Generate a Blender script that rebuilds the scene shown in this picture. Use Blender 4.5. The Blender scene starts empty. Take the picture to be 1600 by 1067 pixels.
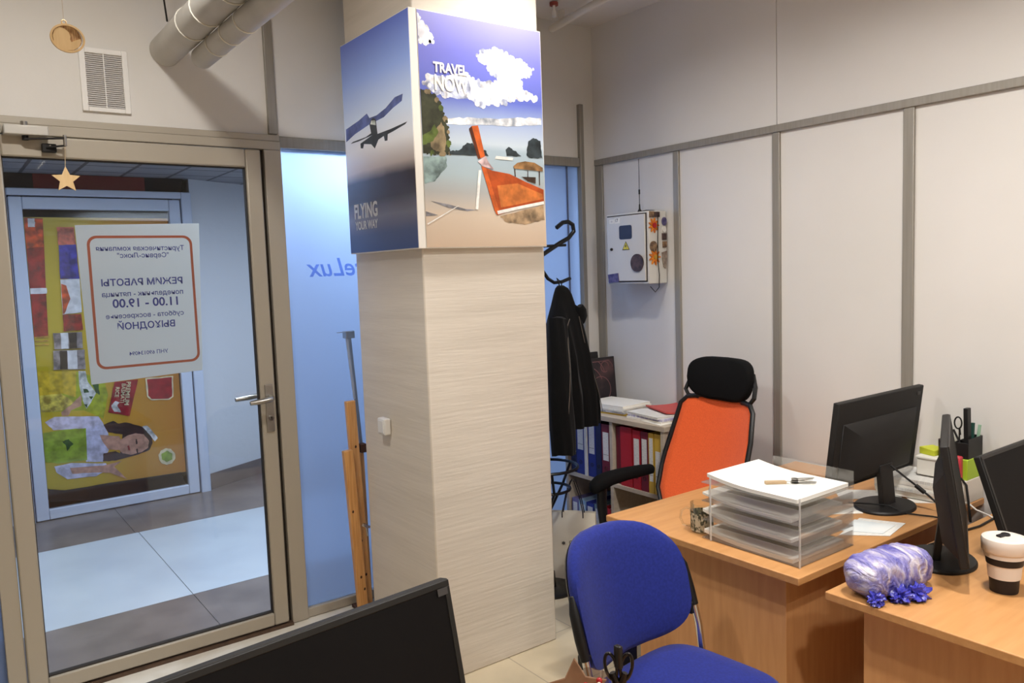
import bpy, bmesh, math, random
from math import sin, cos, pi, radians, sqrt
from mathutils import Vector, Matrix, noise
random.seed(7)
scn = bpy.context.scene
COL = scn.collection
H = 1.671
# ------------------------------------------------------------------ materials
def lin(c):
    out = []
    for v in c[:3]:
        v /= 255.0
        out.append(v / 12.92 if v <= .04045 else ((v + .055) / 1.055) ** 2.4)
    return (*out, 1.0)
def newmat(name):
    m = bpy.data.materials.new(name); m.use_nodes = True
    nt = m.node_tree
    return m, nt, nt.nodes, nt.links
def M(name, rgb, rough=.55, metal=0.0, spec=.4, rgb2=None, nscale=8.0, stretch=(1, 1, 1), bump=0.0, bscale=None, bstretch=None, contrast=(.35, .65), coat=0.0, sheen=0.0):
    m, nt, N, L = newmat(name)
    b = N['Principled BSDF']
    b.inputs['Base Color'].default_value = lin(rgb)
    b.inputs['Roughness'].default_value = rough
    b.inputs['Metallic'].default_value = metal
    b.inputs['Specular IOR Level'].default_value = spec
    b.inputs['Coat Weight'].default_value = coat
    b.inputs['Sheen Weight'].default_value = sheen
    tc = N.new('ShaderNodeTexCoord')
    def tex(scale, st):
        mp = N.new('ShaderNodeMapping'); mp.inputs['Scale'].default_value = st
        L.new(tc.outputs['Object'], mp.inputs['Vector'])
        n = N.new('ShaderNodeTexNoise'); n.inputs['Scale'].default_value = scale; n.inputs['Detail'].default_value = 4
        L.new(mp.outputs['Vector'], n.inputs['Vector'])
        return n
    if rgb2 is not None:
        n = tex(nscale, stretch)
        r = N.new('ShaderNodeValToRGB')
        r.color_ramp.elements[0].position = contrast[0]; r.color_ramp.elements[0].color = lin(rgb)
        r.color_ramp.elements[1].position = contrast[1]; r.color_ramp.elements[1].color = lin(rgb2)
        L.new(n.outputs['Fac'], r.inputs['Fac']); L.new(r.outputs['Color'], b.inputs['Base Color'])
    if bump:
        n = tex(bscale or nscale, bstretch or stretch)
        bp = N.new('ShaderNodeBump'); bp.inputs['Strength'].default_value = bump; bp.inputs['Distance'].default_value = .01
        L.new(n.outputs['Fac'], bp.inputs['Height']); L.new(bp.outputs['Normal'], b.inputs['Normal'])
    return m
def emis(name, rgb, s):
    m, nt, N, L = newmat(name)
    N.remove(N['Principled BSDF'])
    e = N.new('ShaderNodeEmission'); e.inputs['Color'].default_value = (*rgb, 1); e.inputs['Strength'].default_value = s
    L.new(e.outputs[0], N['Material Output'].inputs['Surface'])
    return m
def clear(name, tint=(1, 1, 1), gloss=.06, rough=.02, haze=0.0, hazecol=(230, 230, 235)):
    m, nt, N, L = newmat(name)
    N.remove(N['Principled BSDF'])
    t = N.new('ShaderNodeBsdfTransparent'); t.inputs['Color'].default_value = (*tint, 1)
    g = N.new('ShaderNodeBsdfGlossy'); g.inputs['Roughness'].default_value = rough
    lw = N.new('ShaderNodeFresnel'); lw.inputs['IOR'].default_value = 1.35
    mt = N.new('ShaderNodeMath'); mt.operation = 'MULTIPLY_ADD'; mt.inputs[1].default_value = .6; mt.inputs[2].default_value = gloss * .3
    mt.use_clamp = True
    L.new(lw.outputs[0], mt.inputs[0])
    mx = N.new('ShaderNodeMixShader'); L.new(mt.outputs[0], mx.inputs[0]); L.new(t.outputs[0], mx.inputs[1]); L.new(g.outputs[0], mx.inputs[2])
    last = mx
    if haze:
        d = N.new('ShaderNodeBsdfDiffuse'); d.inputs['Color'].default_value = lin(hazecol)
        m2 = N.new('ShaderNodeMixShader'); m2.inputs[0].default_value = haze
        L.new(mx.outputs[0], m2.inputs[1]); L.new(d.outputs[0], m2.inputs[2]); last = m2
    L.new(last.outputs[0], N['Material Output'].inputs['Surface'])
    return m
def frosted(name, rgb, trans=.85, rough=.35, blur=0.0):
    m, nt, N, L = newmat(name)
    N.remove(N['Principled BSDF'])
    t = N.new('ShaderNodeBsdfTranslucent'); t.inputs['Color'].default_value = lin(rgb)
    d = N.new('ShaderNodeBsdfDiffuse'); d.inputs['Color'].default_value = lin(rgb)
    mx = N.new('ShaderNodeMixShader'); mx.inputs[0].default_value = trans
    L.new(d.outputs[0], mx.inputs[1]); L.new(t.outputs[0], mx.inputs[2])
    if blur:
        rf = N.new('ShaderNodeBsdfRefraction'); rf.inputs['Roughness'].default_value = .38; rf.inputs['IOR'].default_value = 1.12; rf.inputs['Color'].default_value = lin(rgb)
        m3 = N.new('ShaderNodeMixShader'); m3.inputs[0].default_value = blur; L.new(mx.outputs[0], m3.inputs[1]); L.new(rf.outputs[0], m3.inputs[2]); mx = m3
    g = N.new('ShaderNodeBsdfGlossy'); g.inputs['Roughness'].default_value = rough
    m2 = N.new('ShaderNodeMixShader'); m2.inputs[0].default_value = .04
    L.new(mx.outputs[0], m2.inputs[1]); L.new(g.outputs[0], m2.inputs[2])
    L.new(m2.outputs[0], N['Material Output'].inputs['Surface'])
    return m
def gradient(name, stops, axis=2, rough=.4, noise_amt=.0, nscale=6.0, coord='Generated', spec=.4):
    m, nt, N, L = newmat(name)
    b = N['Principled BSDF']; b.inputs['Roughness'].default_value = rough; b.inputs['Specular IOR Level'].default_value = spec
    tc = N.new('ShaderNodeTexCoord'); sp = N.new('ShaderNodeSeparateXYZ')
    L.new(tc.outputs[coord], sp.inputs[0])
    r = N.new('ShaderNodeValToRGB')
    els = r.color_ramp.elements
    els[0].position, els[0].color = stops[0][0], lin(stops[0][1]); els[1].position, els[1].color = stops[-1][0], lin(stops[-1][1])
    for p, c in stops[1:-1]: els.new(p).color = lin(c)
    src = sp.outputs[axis]
    if noise_amt:
        n = N.new('ShaderNodeTexNoise'); n.inputs['Scale'].default_value = nscale; n.inputs['Detail'].default_value = 5
        L.new(tc.outputs['Object'], n.inputs['Vector'])
        a = N.new('ShaderNodeMath'); a.operation = 'MULTIPLY_ADD'; a.inputs[1].default_value = noise_amt
        s = N.new('ShaderNodeMath'); s.operation = 'SUBTRACT'; s.inputs[1].default_value = noise_amt * .5
        L.new(n.outputs['Fac'], a.inputs[0]); L.new(src, a.inputs[2]); L.new(a.outputs[0], s.inputs[0]); src = s.outputs[0]
    L.new(src, r.inputs['Fac']); L.new(r.outputs['Color'], b.inputs['Base Color'])
    return m
def tiles(name, c1, c2, mortar, size, off=(0, 0, 0), msize=.006, rough=.3, rgbvar=None, axes=(0, 1), spec=.5):
    """square tiles by brick texture on object coordinates"""
    m, nt, N, L = newmat(name)
    b = N['Principled BSDF']; b.inputs['Roughness'].default_value = rough; b.inputs['Specular IOR Level'].default_value = spec
    tc = N.new('ShaderNodeTexCoord'); sp = N.new('ShaderNodeSeparateXYZ'); cb = N.new('ShaderNodeCombineXYZ')
    L.new(tc.outputs['Object'], sp.inputs[0])
    for i, a in enumerate(axes):
        ad = N.new('ShaderNodeMath'); ad.inputs[1].default_value = off[i]; L.new(sp.outputs[a], ad.inputs[0]); L.new(ad.outputs[0], cb.inputs[i])
    br = N.new('ShaderNodeTexBrick'); br.offset = 0; br.squash = 1
    br.inputs['Scale'].default_value = 1; br.inputs['Brick Width'].default_value = size; br.inputs['Row Height'].default_value = size
    br.inputs['Mortar Size'].default_value = msize; br.inputs['Color1'].default_value = lin(c1); br.inputs['Color2'].default_value = lin(c2); br.inputs['Mortar'].default_value = lin(mortar)
    br.inputs['Mortar Smooth'].default_value = .1
    L.new(cb.outputs[0], br.inputs['Vector'])
    n = N.new('ShaderNodeTexNoise'); n.inputs['Scale'].default_value = 5; n.inputs['Detail'].default_value = 6; L.new(tc.outputs['Object'], n.inputs['Vector'])
    mx = N.new('ShaderNodeMix'); mx.data_type = 'RGBA'; mx.blend_type = 'MULTIPLY'; mx.inputs['Factor'].default_value = .35
    rr = N.new('ShaderNodeValToRGB'); rr.color_ramp.elements[0].position = .3; rr.color_ramp.elements[0].color = (.55, .55, .55, 1); rr.color_ramp.elements[1].position = .7
    L.new(n.outputs['Fac'], rr.inputs['Fac']); L.new(br.outputs['Color'], mx.inputs['A']); L.new(rr.outputs['Color'], mx.inputs['B'])
    L.new(mx.outputs['Result'], b.inputs['Base Color'])
    return m
# ------------------------------------------------------------------ mesh builder
class B:
    def __init__(s, o=(0, 0, 0)):
        s.bm = bmesh.new(); s.o = Vector(o); s.mats = []; s.mt = Matrix.Identity(4)
    def mi(s, m):
        if m is None: return 0
        if m not in s.mats: s.mats.append(m)
        return s.mats.index(m)
    def v(s, p): return s.bm.verts.new(s.mt @ (Vector(p) - s.o))
    def f(s, vs, m=None):
        try:
            f = s.bm.faces.new(vs); f.material_index = s.mi(m); return f
        except ValueError: return None
    def box(s, x0, x1, y0, y1, z0, z1, m=None):
        x0, x1 = min(x0, x1), max(x0, x1); y0, y1 = min(y0, y1), max(y0, y1); z0, z1 = min(z0, z1), max(z0, z1)
        v = [s.v((x, y, z)) for z in (z0, z1) for x, y in ((x0, y0), (x1, y0), (x1, y1), (x0, y1))]
        for q in ((3, 2, 1, 0), (4, 5, 6, 7), (0, 1, 5, 4), (1, 2, 6, 5), (2, 3, 7, 6), (3, 0, 4, 7)): s.f([v[i] for i in q], m)
        return s
    def hexa(s, p, m=None):
        """8 points: bottom ring 4 (ccw from above), top ring 4"""
        v = [s.v(q) for q in p]
        for q in ((3, 2, 1, 0), (4, 5, 6, 7), (0, 1, 5, 4), (1, 2, 6, 5), (2, 3, 7, 6), (3, 0, 4, 7)): s.f([v[i] for i in q], m)
        return s
    def beam(s, a, b, w, t, m=None, up=(0, 0, 1)):
        a, b = Vector(a), Vector(b); d = (b - a).normalized(); up = Vector(up)
        if abs(d.dot(up)) > .97: up = Vector((0, 1, 0))
        r = d.cross(up).normalized(); u = r.cross(d)
        r *= w / 2; u *= t / 2
        return s.hexa([a - r - u, a + r - u, b + r - u, b - r - u, a - r + u, a + r + u, b + r + u, b - r + u], m)
    def loft(s, rings, m=None, cap=True, closed=True):
        R = [[s.v(p) for p in r] for r in rings]
        n = len(R[0])
        for a, b in zip(R, R[1:]):
            for i in range(n if closed else n - 1):
                s.f([a[i], a[(i + 1) % n], b[(i + 1) % n], b[i]], m)
        if cap and closed:
            s.f(R[0][::-1], m); s.f(R[-1], m)
        return R
    def tube(s, pts, r, m=None, n=10, closed=False, cap=True):
        pts = [Vector(p) for p in pts]
        rs = r if isinstance(r, (list, tuple)) else [r] * len(pts)
        k = len(pts); prev = None; rings = []
        for i, p in enumerate(pts):
            if closed: t = pts[(i + 1) % k] - pts[i - 1]
            else: t = pts[min(i + 1, k - 1)] - pts[max(i - 1, 0)]
            t.normalize()
            if prev is None:
                a = Vector((0, 0, 1)) if abs(t.z) < .9 else Vector((1, 0, 0))
                u = t.cross(a).normalized()
            else:
                u = (prev - t * prev.dot(t)).normalized()
            prev = u; w = t.cross(u)
            rings.append([p + (u * cos(2 * pi * j / n) + w * sin(2 * pi * j / n)) * rs[i] for j in range(n)])
        if closed: rings.append(rings[0]); s.loft(rings, m, cap=False)
        else: s.loft(rings, m, cap=cap)
        return s
    def lathe(s, prof, c=(0, 0, 0), m=None, n=28, mats=None, sx=1, sy=1):
        R = []
        for r, z in prof:
            R.append([s.v((c[0] + r * sx * cos(2 * pi * j / n), c[1] + r * sy * sin(2 * pi * j / n), c[2] + z)) for j in range(n)])
        for i, (a, b) in enumerate(zip(R, R[1:])):
            for j in range(n): s.f([a[j], a[(j + 1) % n], b[(j + 1) % n], b[j]], mats[i] if mats else m)
        s.f(R[0][::-1], mats[0] if mats else m); s.f(R[-1], mats[-1] if mats else m)
        return s
    def prism(s, pts, h, m=None, X=(1, 0, 0), Y=(0, 1, 0), c=(0, 0, 0)):
        """polygon in plane (X,Y) through c, extruded by h along X x Y"""
        X, Y, c = Vector(X), Vector(Y), Vector(c); Z = X.cross(Y).normalized()
        a = [s.v(c + X * p[0] + Y * p[1]) for p in pts]
        if h == 0: s.f(a, m); return s
        b = [s.v(c + X * p[0] + Y * p[1] + Z * h) for p in pts]
        n = len(pts)
        s.f(a[::-1], m); s.f(b, m)
        for i in range(n): s.f([a[i], a[(i + 1) % n], b[(i + 1) % n], b[i]], m)
        return s
    def ball(s, c, r, m=None, sub=2, sc=(1, 1, 1)):
        g = bmesh.ops.create_icosphere(s.bm, subdivisions=sub, radius=1)
        k = s.mi(m)
        for v in g['verts']:
            v.co = s.mt @ (Vector((v.co.x * r * sc[0], v.co.y * r * sc[1], v.co.z * r * sc[2])) + Vector(c) - s.o)
            for f in v.link_faces: f.material_index = k
        return s
    def build(s, name, parent=None, mat=None, smooth=40, bevel=0, bseg=2, subsurf=0, tri=False, loc=None):
        bm = s.bm
        bmesh.ops.recalc_face_normals(bm, faces=bm.faces[:])
        if smooth:
            for f in bm.faces: f.smooth = True
            lim = radians(smooth)
            for e in bm.edges:
                if len(e.link_faces) == 2:
                    if e.calc_face_angle(0) > lim: e.smooth = False
        me = bpy.data.meshes.new(name); bm.to_mesh(me); bm.free()
        for m in (s.mats or ([mat] if mat else [])): me.materials.append(m)
        if mat and s.mats and s.mats[0] is None: me.materials[0] = mat
        o = bpy.data.objects.new(name, me); COL.objects.link(o)
        if loc is not None: o.location = loc
        elif parent is None: o.location = s.o
        if parent: o.parent = parent
        if bevel:
            mod = o.modifiers.new('bevel', 'BEVEL'); mod.width = bevel; mod.segments = bseg; mod.limit_method = 'ANGLE'; mod.angle_limit = radians(50); mod.harden_normals = False
        if subsurf:
            mod = o.modifiers.new('sub', 'SUBSURF'); mod.levels = subsurf; mod.render_levels = subsurf
        return o
def thing(name, label, cat, loc=(0, 0, 0), rotz=0, group=None):
    o = bpy.data.objects.new(name, None); COL.objects.link(o)
    o.location = loc; o.rotation_euler = (0, 0, rotz); o.empty_display_size = .05
    return tag(o, label, cat, group)
def tag(o, label, cat, group=None, kind=None):
    o['label'] = label; o['category'] = cat
    if group: o['group'] = group
    if kind: o['kind'] = kind
    return o
def struct(o, label=None):
    o['kind'] = 'structure'
    if label: o['label'] = label
    return o
def text_verts(s, size=1.0, bold=0.0, shear=0.0, align='LEFT', spacing=1.0):
    cu = bpy.data.curves.new('t', 'FONT'); cu.body = s; cu.size = size; cu.offset = bold; cu.shear = shear; cu.align_x = align; cu.space_character = spacing
    cu.resolution_u = 3
    o = bpy.data.objects.new('t', cu); COL.objects.link(o)
    dg = bpy.context.evaluated_depsgraph_get(); dg.update()
    me = bpy.data.meshes.new_from_object(o.evaluated_get(dg))
    vs = [v.co.copy() for v in me.vertices]; fs = [list(p.vertices) for p in me.polygons]
    bpy.data.objects.remove(o); bpy.data.curves.remove(cu); bpy.data.meshes.remove(me)
    return vs, fs
def add_text(b, s, origin, X, Y, width=None, height=None, m=None, bold=0.0, shear=0.0, spacing=1.0):
    """put text with its lower-left at origin, reading along X, up along Y; fitted to width (and cap height)"""
    vs, fs = text_verts(s, 1.0, bold, shear, spacing=spacing)
    x0 = min(v.x for v in vs); x1 = max(v.x for v in vs); y0 = min(v.y for v in vs); y1 = max(v.y for v in vs)
    X, Y, o = Vector(X).normalized(), Vector(Y).normalized(), Vector(origin)
    sx = width / (x1 - x0) if width else None
    sy = height / (y1 - y0) if height else sx
    if sx is None: sx = sy
    q = [b.v(o + X * ((v.x - x0) * sx) + Y * ((v.y - y0) * sy)) for v in vs]
    for f in fs: b.f([q[i] for i in f], m)
    return b
# ------------------------------------------------------------------ tuned numbers
CH_ROT, CHX, CHY = 6, 1.655, 1.475
M2X, M2Y, M2R, M2T, M2Z = 2.415, 1.095, 24.5, 9, .238
PX, PY, PRZ = 2.085, 1.118, -10
MCX, MCY, MCR, MCZ, MCT = .383, 1.048, 6, .248, 12
L1, L2, L3, L4, L8 = 6.5, 15, 8, 8, 20
L5, L6, L7 = 20, 6, 10
EXPOSURE = 0.0
ART_TRAVEL = [('cloud', [(0.059, 0.696), (0.095, 0.727), (0.13, 0.714), (0.221, 0.721), (0.384, 0.758), (0.426, 0.736), (0.502, 0.725), (0.577, 0.726), (0.641, 0.752), (0.582, 0.781), (0.538, 0.811), (0.47, 0.842), (0.495, 0.861), (0.603, 0.875), (0.697, 0.866), (0.79, 0.849), (0.87, 0.834), (0.92, 0.817), (0.885, 0.788), (0.802, 0.772), (0.815, 0.731), (0.846, 0.706), (0.936, 0.691), (0.844, 0.68), (0.748, 0.678), (0.682, 0.653), (0.572, 0.65), (0.495, 0.632), (0.434, 0.644), (0.362, 0.672), (0.231, 0.653), (0.146, 0.663)]), ('cloud', [(0.026, 0.968), (0.075, 0.942), (0.123, 0.903), (0.136, 0.867), (0.082, 0.865), (0.021, 0.861)]), ('haze', [(0.202, 0.558), (0.37, 0.571), (0.584, 0.577), (0.774, 0.593), (0.98, 0.601), (0.982, 0.57), (0.772, 0.553), (0.52, 0.545), (0.208, 0.533)]), ('ripple', [(0.03, 0.389), (0.197, 0.394), (0.202, 0.353), (0.105, 0.285), (0.028, 0.275)]), ('wetsand', [(0.602, 0.142), (0.975, 0.199), (0.984, 0.126), (0.808, 0.103), (0.648, 0.116)]), ('shade', [(0.07, 0.202), (0.197, 0.19), (0.328, 0.171), (0.42, 0.168), (0.341, 0.161), (0.195, 0.175)]), ('shade', [(0.028, 0.158), (0.121, 0.142), (0.03, 0.137)]), ('cliff', [(0.023, 0.67), (0.09, 0.663), (0.144, 0.635), (0.177, 0.604), (0.202, 0.558), (0.22, 0.502), (0.221, 0.436), (0.23, 0.41), (0.025, 0.402)]), ('rock', [(0.087, 0.43), (0.077, 0.478), (0.136, 0.513), (0.172, 0.54), (0.192, 0.516), (0.202, 0.459), (0.192, 0.415), (0.128, 0.408)]), ('moss', [(0.021, 0.475), (0.079, 0.494), (0.123, 0.528), (0.148, 0.497), (0.103, 0.455), (0.033, 0.436)]), ('isle', [(0.221, 0.418), (0.302, 0.427), (0.333, 0.449), (0.362, 0.46), (0.407, 0.456), (0.434, 0.432), (0.511, 0.431), (0.528, 0.41), (0.226, 0.403)]), ('isle', [(0.669, 0.446), (0.693, 0.457), (0.748, 0.44), (0.798, 0.417), (0.674, 0.416)]), ('isle', [(0.843, 0.427), (0.862, 0.489), (0.908, 0.506), (0.967, 0.496), (0.979, 0.418), (0.869, 0.413)]), ('white', [(0.575, 0.398), (0.587, 0.412), (0.73, 0.409), (0.721, 0.396)]), ('prowdark', [(0.379, 0.522), (0.4, 0.535), (0.462, 0.396), (0.441, 0.393)]), ('prow', [(0.4, 0.535), (0.451, 0.54), (0.497, 0.407), (0.461, 0.396)]), ('hull', [(0.464, 0.363), (0.552, 0.345), (0.693, 0.334), (0.821, 0.303), (0.982, 0.269), (0.982, 0.208), (0.748, 0.177), (0.58, 0.145), (0.556, 0.168)]), ('plank', [(0.587, 0.279), (0.756, 0.293), (0.969, 0.248), (0.977, 0.226), (0.749, 0.196), (0.611, 0.181)]), ('prow', [(0.464, 0.363), (0.503, 0.353), (0.602, 0.154), (0.57, 0.15)]), ('white', [(0.579, 0.165), (0.749, 0.187), (0.98, 0.215), (0.982, 0.201), (0.748, 0.173), (0.585, 0.15)]), ('ribbon', [(0.439, 0.382), (0.502, 0.409), (0.516, 0.389), (0.546, 0.364), (0.567, 0.351), (0.498, 0.358), (0.475, 0.362)]), ('canopy', [(0.725, 0.37), (0.761, 0.387), (0.828, 0.396), (0.91, 0.392), (0.98, 0.371), (0.979, 0.354), (0.734, 0.36)]), ('post', [(0.733, 0.36), (0.741, 0.36), (0.744, 0.323), (0.736, 0.323)]), ('post', [(0.846, 0.354), (0.852, 0.355), (0.849, 0.304), (0.843, 0.303)]), ('post', [(0.944, 0.354), (0.954, 0.354), (0.951, 0.288), (0.943, 0.288)]), ('post', [(0.79, 0.324), (0.915, 0.325), (0.913, 0.296), (0.854, 0.304)]), ('white', [(0.441, 0.344), (0.462, 0.344), (0.426, 0.169), (0.405, 0.171)]), ('white', [(0.269, 0.184), (0.28, 0.185), (0.041, 0.101), (0.034, 0.105)])]
ART_FLY = [('dcloud', [(0.033, 0.602), (0.243, 0.62), (0.374, 0.638), (0.41, 0.613), (0.517, 0.613), (0.65, 0.629), (0.779, 0.659), (0.886, 0.66), (0.869, 0.632), (0.747, 0.617), (0.618, 0.593), (0.405, 0.585), (0.175, 0.565), (0.028, 0.542)]), ('plane', [(0.44, 0.533), (0.226, 0.526), (0.094, 0.527), (0.14, 0.533), (0.34, 0.534), (0.425, 0.543), (0.405, 0.585), (0.43, 0.601), (0.463, 0.608), (0.501, 0.596), (0.509, 0.566), (0.517, 0.53), (0.709, 0.532), (0.927, 0.539), (0.902, 0.531), (0.732, 0.518), (0.661, 0.514), (0.653, 0.487), (0.615, 0.489), (0.605, 0.512), (0.526, 0.504), (0.468, 0.47), (0.417, 0.494), (0.309, 0.506), (0.291, 0.487), (0.255, 0.491), (0.253, 0.513)]), ('cockpit', [(0.418, 0.584), (0.435, 0.599), (0.488, 0.594), (0.499, 0.571)]), ('blur', [(0.028, 0.325), (0.136, 0.343), (0.36, 0.318), (0.575, 0.318), (0.704, 0.333), (0.826, 0.331), (0.942, 0.314), (0.94, 0.23), (0.828, 0.183), (0.707, 0.191), (0.456, 0.238), (0.033, 0.273)])]
ART_RICE = [('lime', [(0.536, 1.069), (0.559, 1.106), (0.784, 1.083), (0.942, 1.024), (0.963, 0.904), (0.921, 0.74), (0.807, 0.815), (0.538, 0.835)]), ('yel', [(0.532, 1.117), (0.777, 1.091), (0.763, 0.912), (0.687, 0.946), (0.54, 0.947)]), ('bowl', [(0.537, 0.948), (0.68, 0.947), (0.713, 0.914), (0.75, 0.879), (0.671, 0.829), (0.531, 0.836)]), ('skin', [(0.67, 0.821), (0.746, 0.877), (0.797, 0.924), (0.795, 0.85), (0.728, 0.825), (0.711, 0.791), (0.669, 0.796)]), ('dish', [(0.793, 1.09), (0.835, 1.085), (0.844, 1.01), (0.89, 0.929), (0.855, 0.867), (0.823, 0.825), (0.805, 0.882), (0.791, 0.991)]), ('herb', [(0.811, 0.964), (0.84, 0.956), (0.846, 0.935), (0.816, 0.934)]), ('herb', [(0.872, 0.986), (0.909, 0.99), (0.911, 0.91), (0.886, 0.93)]), ('herb', [(0.81, 0.856), (0.832, 0.857), (0.827, 0.829)]), ('herb', [(0.844, 0.91), (0.869, 0.903), (0.857, 0.883)]), ('blouse', [(0.568, 0.766), (0.626, 0.794), (0.739, 0.782), (0.892, 0.761), (0.918, 0.707), (0.943, 0.635), (0.943, 0.525), (0.898, 0.438), (0.792, 0.457), (0.809, 0.689), (0.612, 0.706)]), ('apron', [(0.545, 0.696), (0.683, 0.7), (0.809, 0.691), (0.8, 0.468), (0.623, 0.474), (0.544, 0.5)]), ('herb', [(0.659, 0.621), (0.699, 0.631), (0.725, 0.594), (0.702, 0.573), (0.686, 0.55), (0.678, 0.593)]), ('skin', [(0.89, 0.631), (1.01, 0.604), (1.029, 0.554), (1.003, 0.506), (0.935, 0.522), (0.908, 0.573)]), ('hair', [(0.918, 0.698), (0.98, 0.717), (1.016, 0.693), (1.063, 0.695), (1.162, 0.65), (1.221, 0.584), (1.226, 0.522), (1.201, 0.474), (1.132, 0.455), (0.974, 0.434), (0.895, 0.443), (0.903, 0.497), (0.979, 0.502), (1.008, 0.48), (1.034, 0.613), (0.944, 0.642)]), ('skin', [(0.997, 0.541), (1.019, 0.577), (1.064, 0.6), (1.119, 0.609), (1.173, 0.592), (1.202, 0.543), (1.194, 0.492), (1.148, 0.465), (1.077, 0.459), (1.024, 0.477), (1.003, 0.506)]), ('lip', [(1.058, 0.523), (1.07, 0.53), (1.075, 0.49), (1.062, 0.496)]), ('hair', [(1.116, 0.566), (1.124, 0.564), (1.125, 0.53), (1.115, 0.529)]), ('hair', [(1.115, 0.496), (1.123, 0.497), (1.125, 0.464), (1.115, 0.463)]), ('band', [(1.165, 0.649), (1.198, 0.653), (1.223, 0.619), (1.263, 0.551), (1.241, 0.529), (1.209, 0.586)]), ('blouse', [(0.6, 0.458), (0.701, 0.465), (0.913, 0.427), (0.925, 0.383), (0.847, 0.346), (0.671, 0.357), (0.611, 0.414)]), ('skin', [(0.691, 0.433), (0.897, 0.413), (1.02, 0.426), (0.964, 0.393), (1.041, 0.288), (0.93, 0.356), (0.834, 0.374), (0.703, 0.389)]), ('red', [(1.011, 0.991), (1.162, 0.991), (1.089, 0.738), (0.954, 0.782)]), ('dish', [(0.976, 0.826), (1.005, 0.856), (1.031, 0.844), (1.014, 0.821), (1.037, 0.771), (0.992, 0.781)]), ('ivory', [(1.21, 0.994), (1.398, 0.991), (1.39, 0.838), (1.36, 0.82), (1.238, 0.831), (1.212, 0.86)]), ('red', [(1.219, 0.985), (1.389, 0.984), (1.381, 0.844), (1.356, 0.829), (1.243, 0.84), (1.221, 0.865)]), ('ivory', [(1.258, 0.429), (1.277, 0.457), (1.31, 0.469), (1.347, 0.458), (1.369, 0.423), (1.371, 0.383), (1.348, 0.351), (1.31, 0.344), (1.274, 0.364), (1.259, 0.398)]), ('apron', [(1.279, 0.434), (1.317, 0.45), (1.352, 0.422), (1.349, 0.378), (1.311, 0.366), (1.28, 0.39)]), ('blackp', [(0.526, 0.319), (0.651, 0.286), (0.918, 0.285), (1.405, 0.274), (1.431, 0.165), (1.109, 0.139), (0.519, 0.226)]), ('redp', [(0.553, 2.126), (0.659, 2.122), (0.633, 1.345), (0.537, 1.342)]), ('orangep', [(0.554, 2.121), (0.658, 2.116), (0.649, 1.935), (0.544, 1.925)]), ('whitep', [(0.573, 2.121), (0.613, 2.121), (0.61, 2.064), (0.571, 2.064)]), ('whitep', [(0.536, 1.664), (0.648, 1.663), (0.645, 1.626), (0.535, 1.627)]), ('goldp', [(0.539, 1.341), (0.634, 1.34), (0.634, 1.332), (0.539, 1.334)]), ('goldp', [(0.539, 1.317), (0.633, 1.316), (0.632, 1.308), (0.539, 1.31)]), ('goldp', [(0.539, 1.288), (0.632, 1.289), (0.631, 1.282), (0.539, 1.28)]), ('salmonp', [(0.734, 2.065), (0.836, 2.065), (0.84, 1.949), (0.735, 1.945)]), ('bluep', [(0.738, 1.945), (0.84, 1.949), (0.845, 1.717), (0.731, 1.721)]), ('whitep', [(0.73, 1.716), (0.845, 1.717), (0.843, 1.49), (0.727, 1.48)]), ('orangep', [(0.733, 1.688), (0.762, 1.675), (0.78, 1.584), (0.737, 1.485), (0.728, 1.485)]), ('redp', [(0.727, 1.48), (0.837, 1.478), (0.84, 1.369), (0.724, 1.367)]), ('greyp', [(0.659, 1.36), (0.833, 1.355), (0.83, 1.244), (0.66, 1.251)]), ('whitep', [(0.703, 1.357), (0.748, 1.357), (0.744, 1.248), (0.702, 1.249)]), ('greyp', [(0.652, 1.242), (0.84, 1.235), (0.835, 1.099), (0.645, 1.113)]), ('whitep', [(0.734, 1.235), (0.794, 1.234), (0.787, 1.106), (0.729, 1.11)]), ('blackp', [(0.689, 1.237), (0.734, 1.235), (0.727, 1.11), (0.684, 1.112)]), ('blackp', [(0.752, 1.353), (0.798, 1.353), (0.795, 1.247), (0.749, 1.247)])]
# ------------------------------------------------------------------ shared materials
m_wall = M('painted wall panel', (222, 219, 214), .6, rgb2=(216, 213, 207), nscale=2, bump=.03, bscale=60)
m_panel = M('white laminate partition panel', (220, 217, 213), .38, spec=.45, rgb2=(215, 212, 207), nscale=1.5)
m_alu = M('satin grey aluminium profile', (150, 145, 136), .35, .2, rgb2=(142, 137, 128), nscale=3, stretch=(30, 30, 1))
m_alub = M('beige painted door profile', (172, 164, 150), .4, .15)
m_gasket = M('dark rubber gasket', (52, 46, 40), .8)
m_plaster = M('brushed textured pillar coating', (222, 213, 200), .7, rgb2=(214, 205, 192), nscale=3, stretch=(.6, .6, 7), bump=.13, bscale=9, bstretch=(.55, .55, 9))
m_ceil = M('white ceiling', (225, 220, 212), .8)
m_floor = tiles('cream office floor tiles', (214, 200, 172), (208, 194, 166), (176, 164, 142), .4, (.1, .05, 0), .003, .35)
m_step = M('white threshold stone', (228, 224, 214), .4, rgb2=(212, 206, 192), nscale=6)
m_brown = M('brown threshold strip', (96, 74, 58), .7, rgb2=(70, 54, 44), nscale=14)
m_glass = clear('clear door glass')
m_frost = frosted('frosted partition glass', (206, 218, 238), .9, .35, .45)
m_black = M('black plastic', (24, 23, 23), .5)
m_blackm = M('matte black plastic', (34, 32, 31), .62, spec=.3)
m_screen = M('dark switched off screen', (15, 14, 15), .6, spec=.12)
m_chrome = M('polished chrome', (214, 214, 214), .16, 1.0)
m_steel = M('brushed steel', (176, 174, 170), .3, 1.0)
m_white = M('white plastic', (232, 230, 226), .45)
m_paper = M('white paper', (240, 237, 228), .8)
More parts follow.
